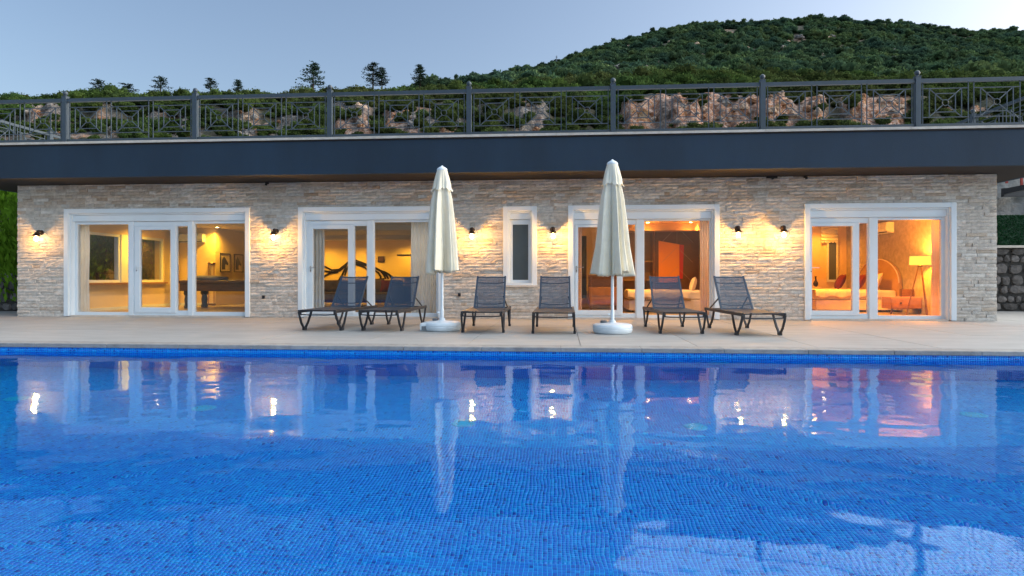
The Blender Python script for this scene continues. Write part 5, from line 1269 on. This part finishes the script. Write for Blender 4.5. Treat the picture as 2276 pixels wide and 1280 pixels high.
# --- right bedroom
bed(6.45, 8.42, 16.5, 18.5, 'bed with arched padded headboard in the right bedroom', arch=True)
throw(6.42, 8.0, 16.48, .575, .17, 'pale throw blanket with fringe over the bed of the right bedroom', 2, 1.9)
cushion('cushion', (7.75, 17.0, .77), (R(25),0,R(70)), (.6,.42,.2), M['red'], 'dark red cushion on the right bedroom bed, nearer to the glass')
cushion('cushion', (7.55, 17.7, .77), (R(25),0,R(75)), (.6,.42,.2), M['red'], 'dark red cushion on the right bedroom bed, behind the other red one')
cushion('pillow', (8.12, 17.0, .78), (R(22),0,R(80)), (.62,.45,.2), M['linen'], 'pale pillow behind the red cushions on the right bedroom bed')
e = tag(empty('nightstand', (8.2, 15.75, 0)), 'low wooden nightstand beside the bed below the floor lamp', 'nightstand')
m_ = MB(); m_.box(-.42,.28,-.22,.22,.14,.42); m_.build('body', M['wood2'], e, bevel=.01); m_ = MB(); m_.box(-.40,.26,-.235,-.2205,.16,.40); m_.build('drawer', M['wood2'], e, bevel=.004); m_ = MB(); m_.lathe([(.02,0),(.015,.02)], 10, (-.2,-.2355,.28), (0,-1,0)); m_.build('knob', M['black'], e)
m_ = MB(); m_.box(.0,.28,.10,.22,.4205,.60); m_.build('upper_shelf', M['wood'], e)
for sx in (-.38, .24): m_ = MB(); m_.bar((sx,-.15,.0125),(sx+.02,-.15,.139),.03); m_.build('leg', M['wood'], e)
e = tag(empty('floor_lamp', (8.18, 15.05, 0)), 'lit tripod floor lamp with drum shade in the right bedroom', 'floor lamp')
m_ = MB(); n = 28; vs = []; fs = []
for z_ in (1.17, 1.37):
    for k in range(n): a_ = 2*math.pi*k/n; vs.append(((.215 if z_ < 1.3 else .205)*math.cos(a_), (.215 if z_ < 1.3 else .205)*math.sin(a_), z_))
for k in range(n): fs.append((k, (k+1)%n, n+(k+1)%n, n+k))
m_.add(vs, fs); m_.build('shade', M['shade'], e, 'full')
for k in range(3): a_ = math.pi*2*k/3+.6; m_ = MB(); m_.tube([(.03*math.cos(a_),.03*math.sin(a_),1.16),(.27*math.cos(a_),.27*math.sin(a_),.013)], .013, 8); m_.build('leg', M['wood2'], e)
m_ = MB(); m_.lathe([(.05,1.13),(.05,1.165),(.015,1.17),(.015,1.22)], 12); m_.build('socket', M['wood'], e)
lamp('floor_lamp_light', (0,0,1.30), 150, (1,.30,.02), .06, e)
air_conditioner((8.499, 17.2, 2.03), R(90)*-1, 'white air conditioner high on the wall above the right bedroom bed', .8)
# far window with roman blind
e = tag(empty('roman_blind', (0,0,0)), 'cream roman blind with scalloped edge over the far window of the right bedroom', 'blind')
b0, b1 = XY(1824, 19.44), XY(1861, 19.44); zt2 = PY(1830, 503, 19.44).z; zb2 = PY(1830, 536, 19.44).z
m_ = MB()
nf = 4
for k in range(nf):
    za, zb3 = zt2-(zt2-zb2)*k/nf, zt2-(zt2-zb2)*(k+1)/nf
    m_.add([(b0,19.42,za),(b1,19.42,za),(b1,19.37,zb3+.02),(b0,19.37,zb3+.02),(b0,19.42,zb3),(b1,19.42,zb3)], [(0,1,2,3),(3,2,5,4)])
ns = 5
for k in range(ns):
    xa, xb = b0+(b1-b0)*k/ns, b0+(b1-b0)*(k+1)/ns; m_.prism([(xa, zb2), (xb, zb2)]+[((xa+xb)/2+(xb-xa)/2*math.cos(q_), zb2-.05*math.sin(q_)) for q_ in (0.4, 1.0, 1.57, 2.1, 2.7)], 'y', 19.40, 19.41)
m_.build('cloth', M['curtain'], e)
m_ = MB(); m_.box(b0-.02, b1+.02, 19.42, 19.46, zt2, zt2+.04); m_.build('headrail', M['plastic'], e)
d = empty('far_window', (0,0,0), parent=villa); w0, w1 = XY(1842, 19.46), XY(1859, 19.46)
m_ = MB(); ring(m_, w0-.05, w1+.05, .75, zb2+.1, w0, w1, .82, zb2+.05, 19.45, 19.4995); m_.build('frame', M['upvc'], d); m_ = MB(); m_.box(w0, w1, 19.47, 19.48, .82, zb2+.05); m_.build('pane', M['frost'], d)
# plants/vase on sill in the right bedroom
e = tag(empty('vase', (XY(1813, 18.9), 18.9, 0)), 'small dark vase on the low stool at the left of the right bedroom', 'vase')
m_ = MB(); m_.lathe([(.03,.62),(.06,.66),(.07,.72),(.03,.80),(.02,.88),(.035,.92)], 14); m_.build('body', M['black'], e, True)
m_ = MB(); m_.lathe([(.14,.02),(.16,.1),(.15,.5),(.16,.60),(.02,.615)], 16); o = m_.build('pouf', M['linen'], None, True); o.location = (XY(1813, 18.9), 18.9, 0); tag(o, 'pale round pouf behind the bed of the right bedroom', 'pouf')
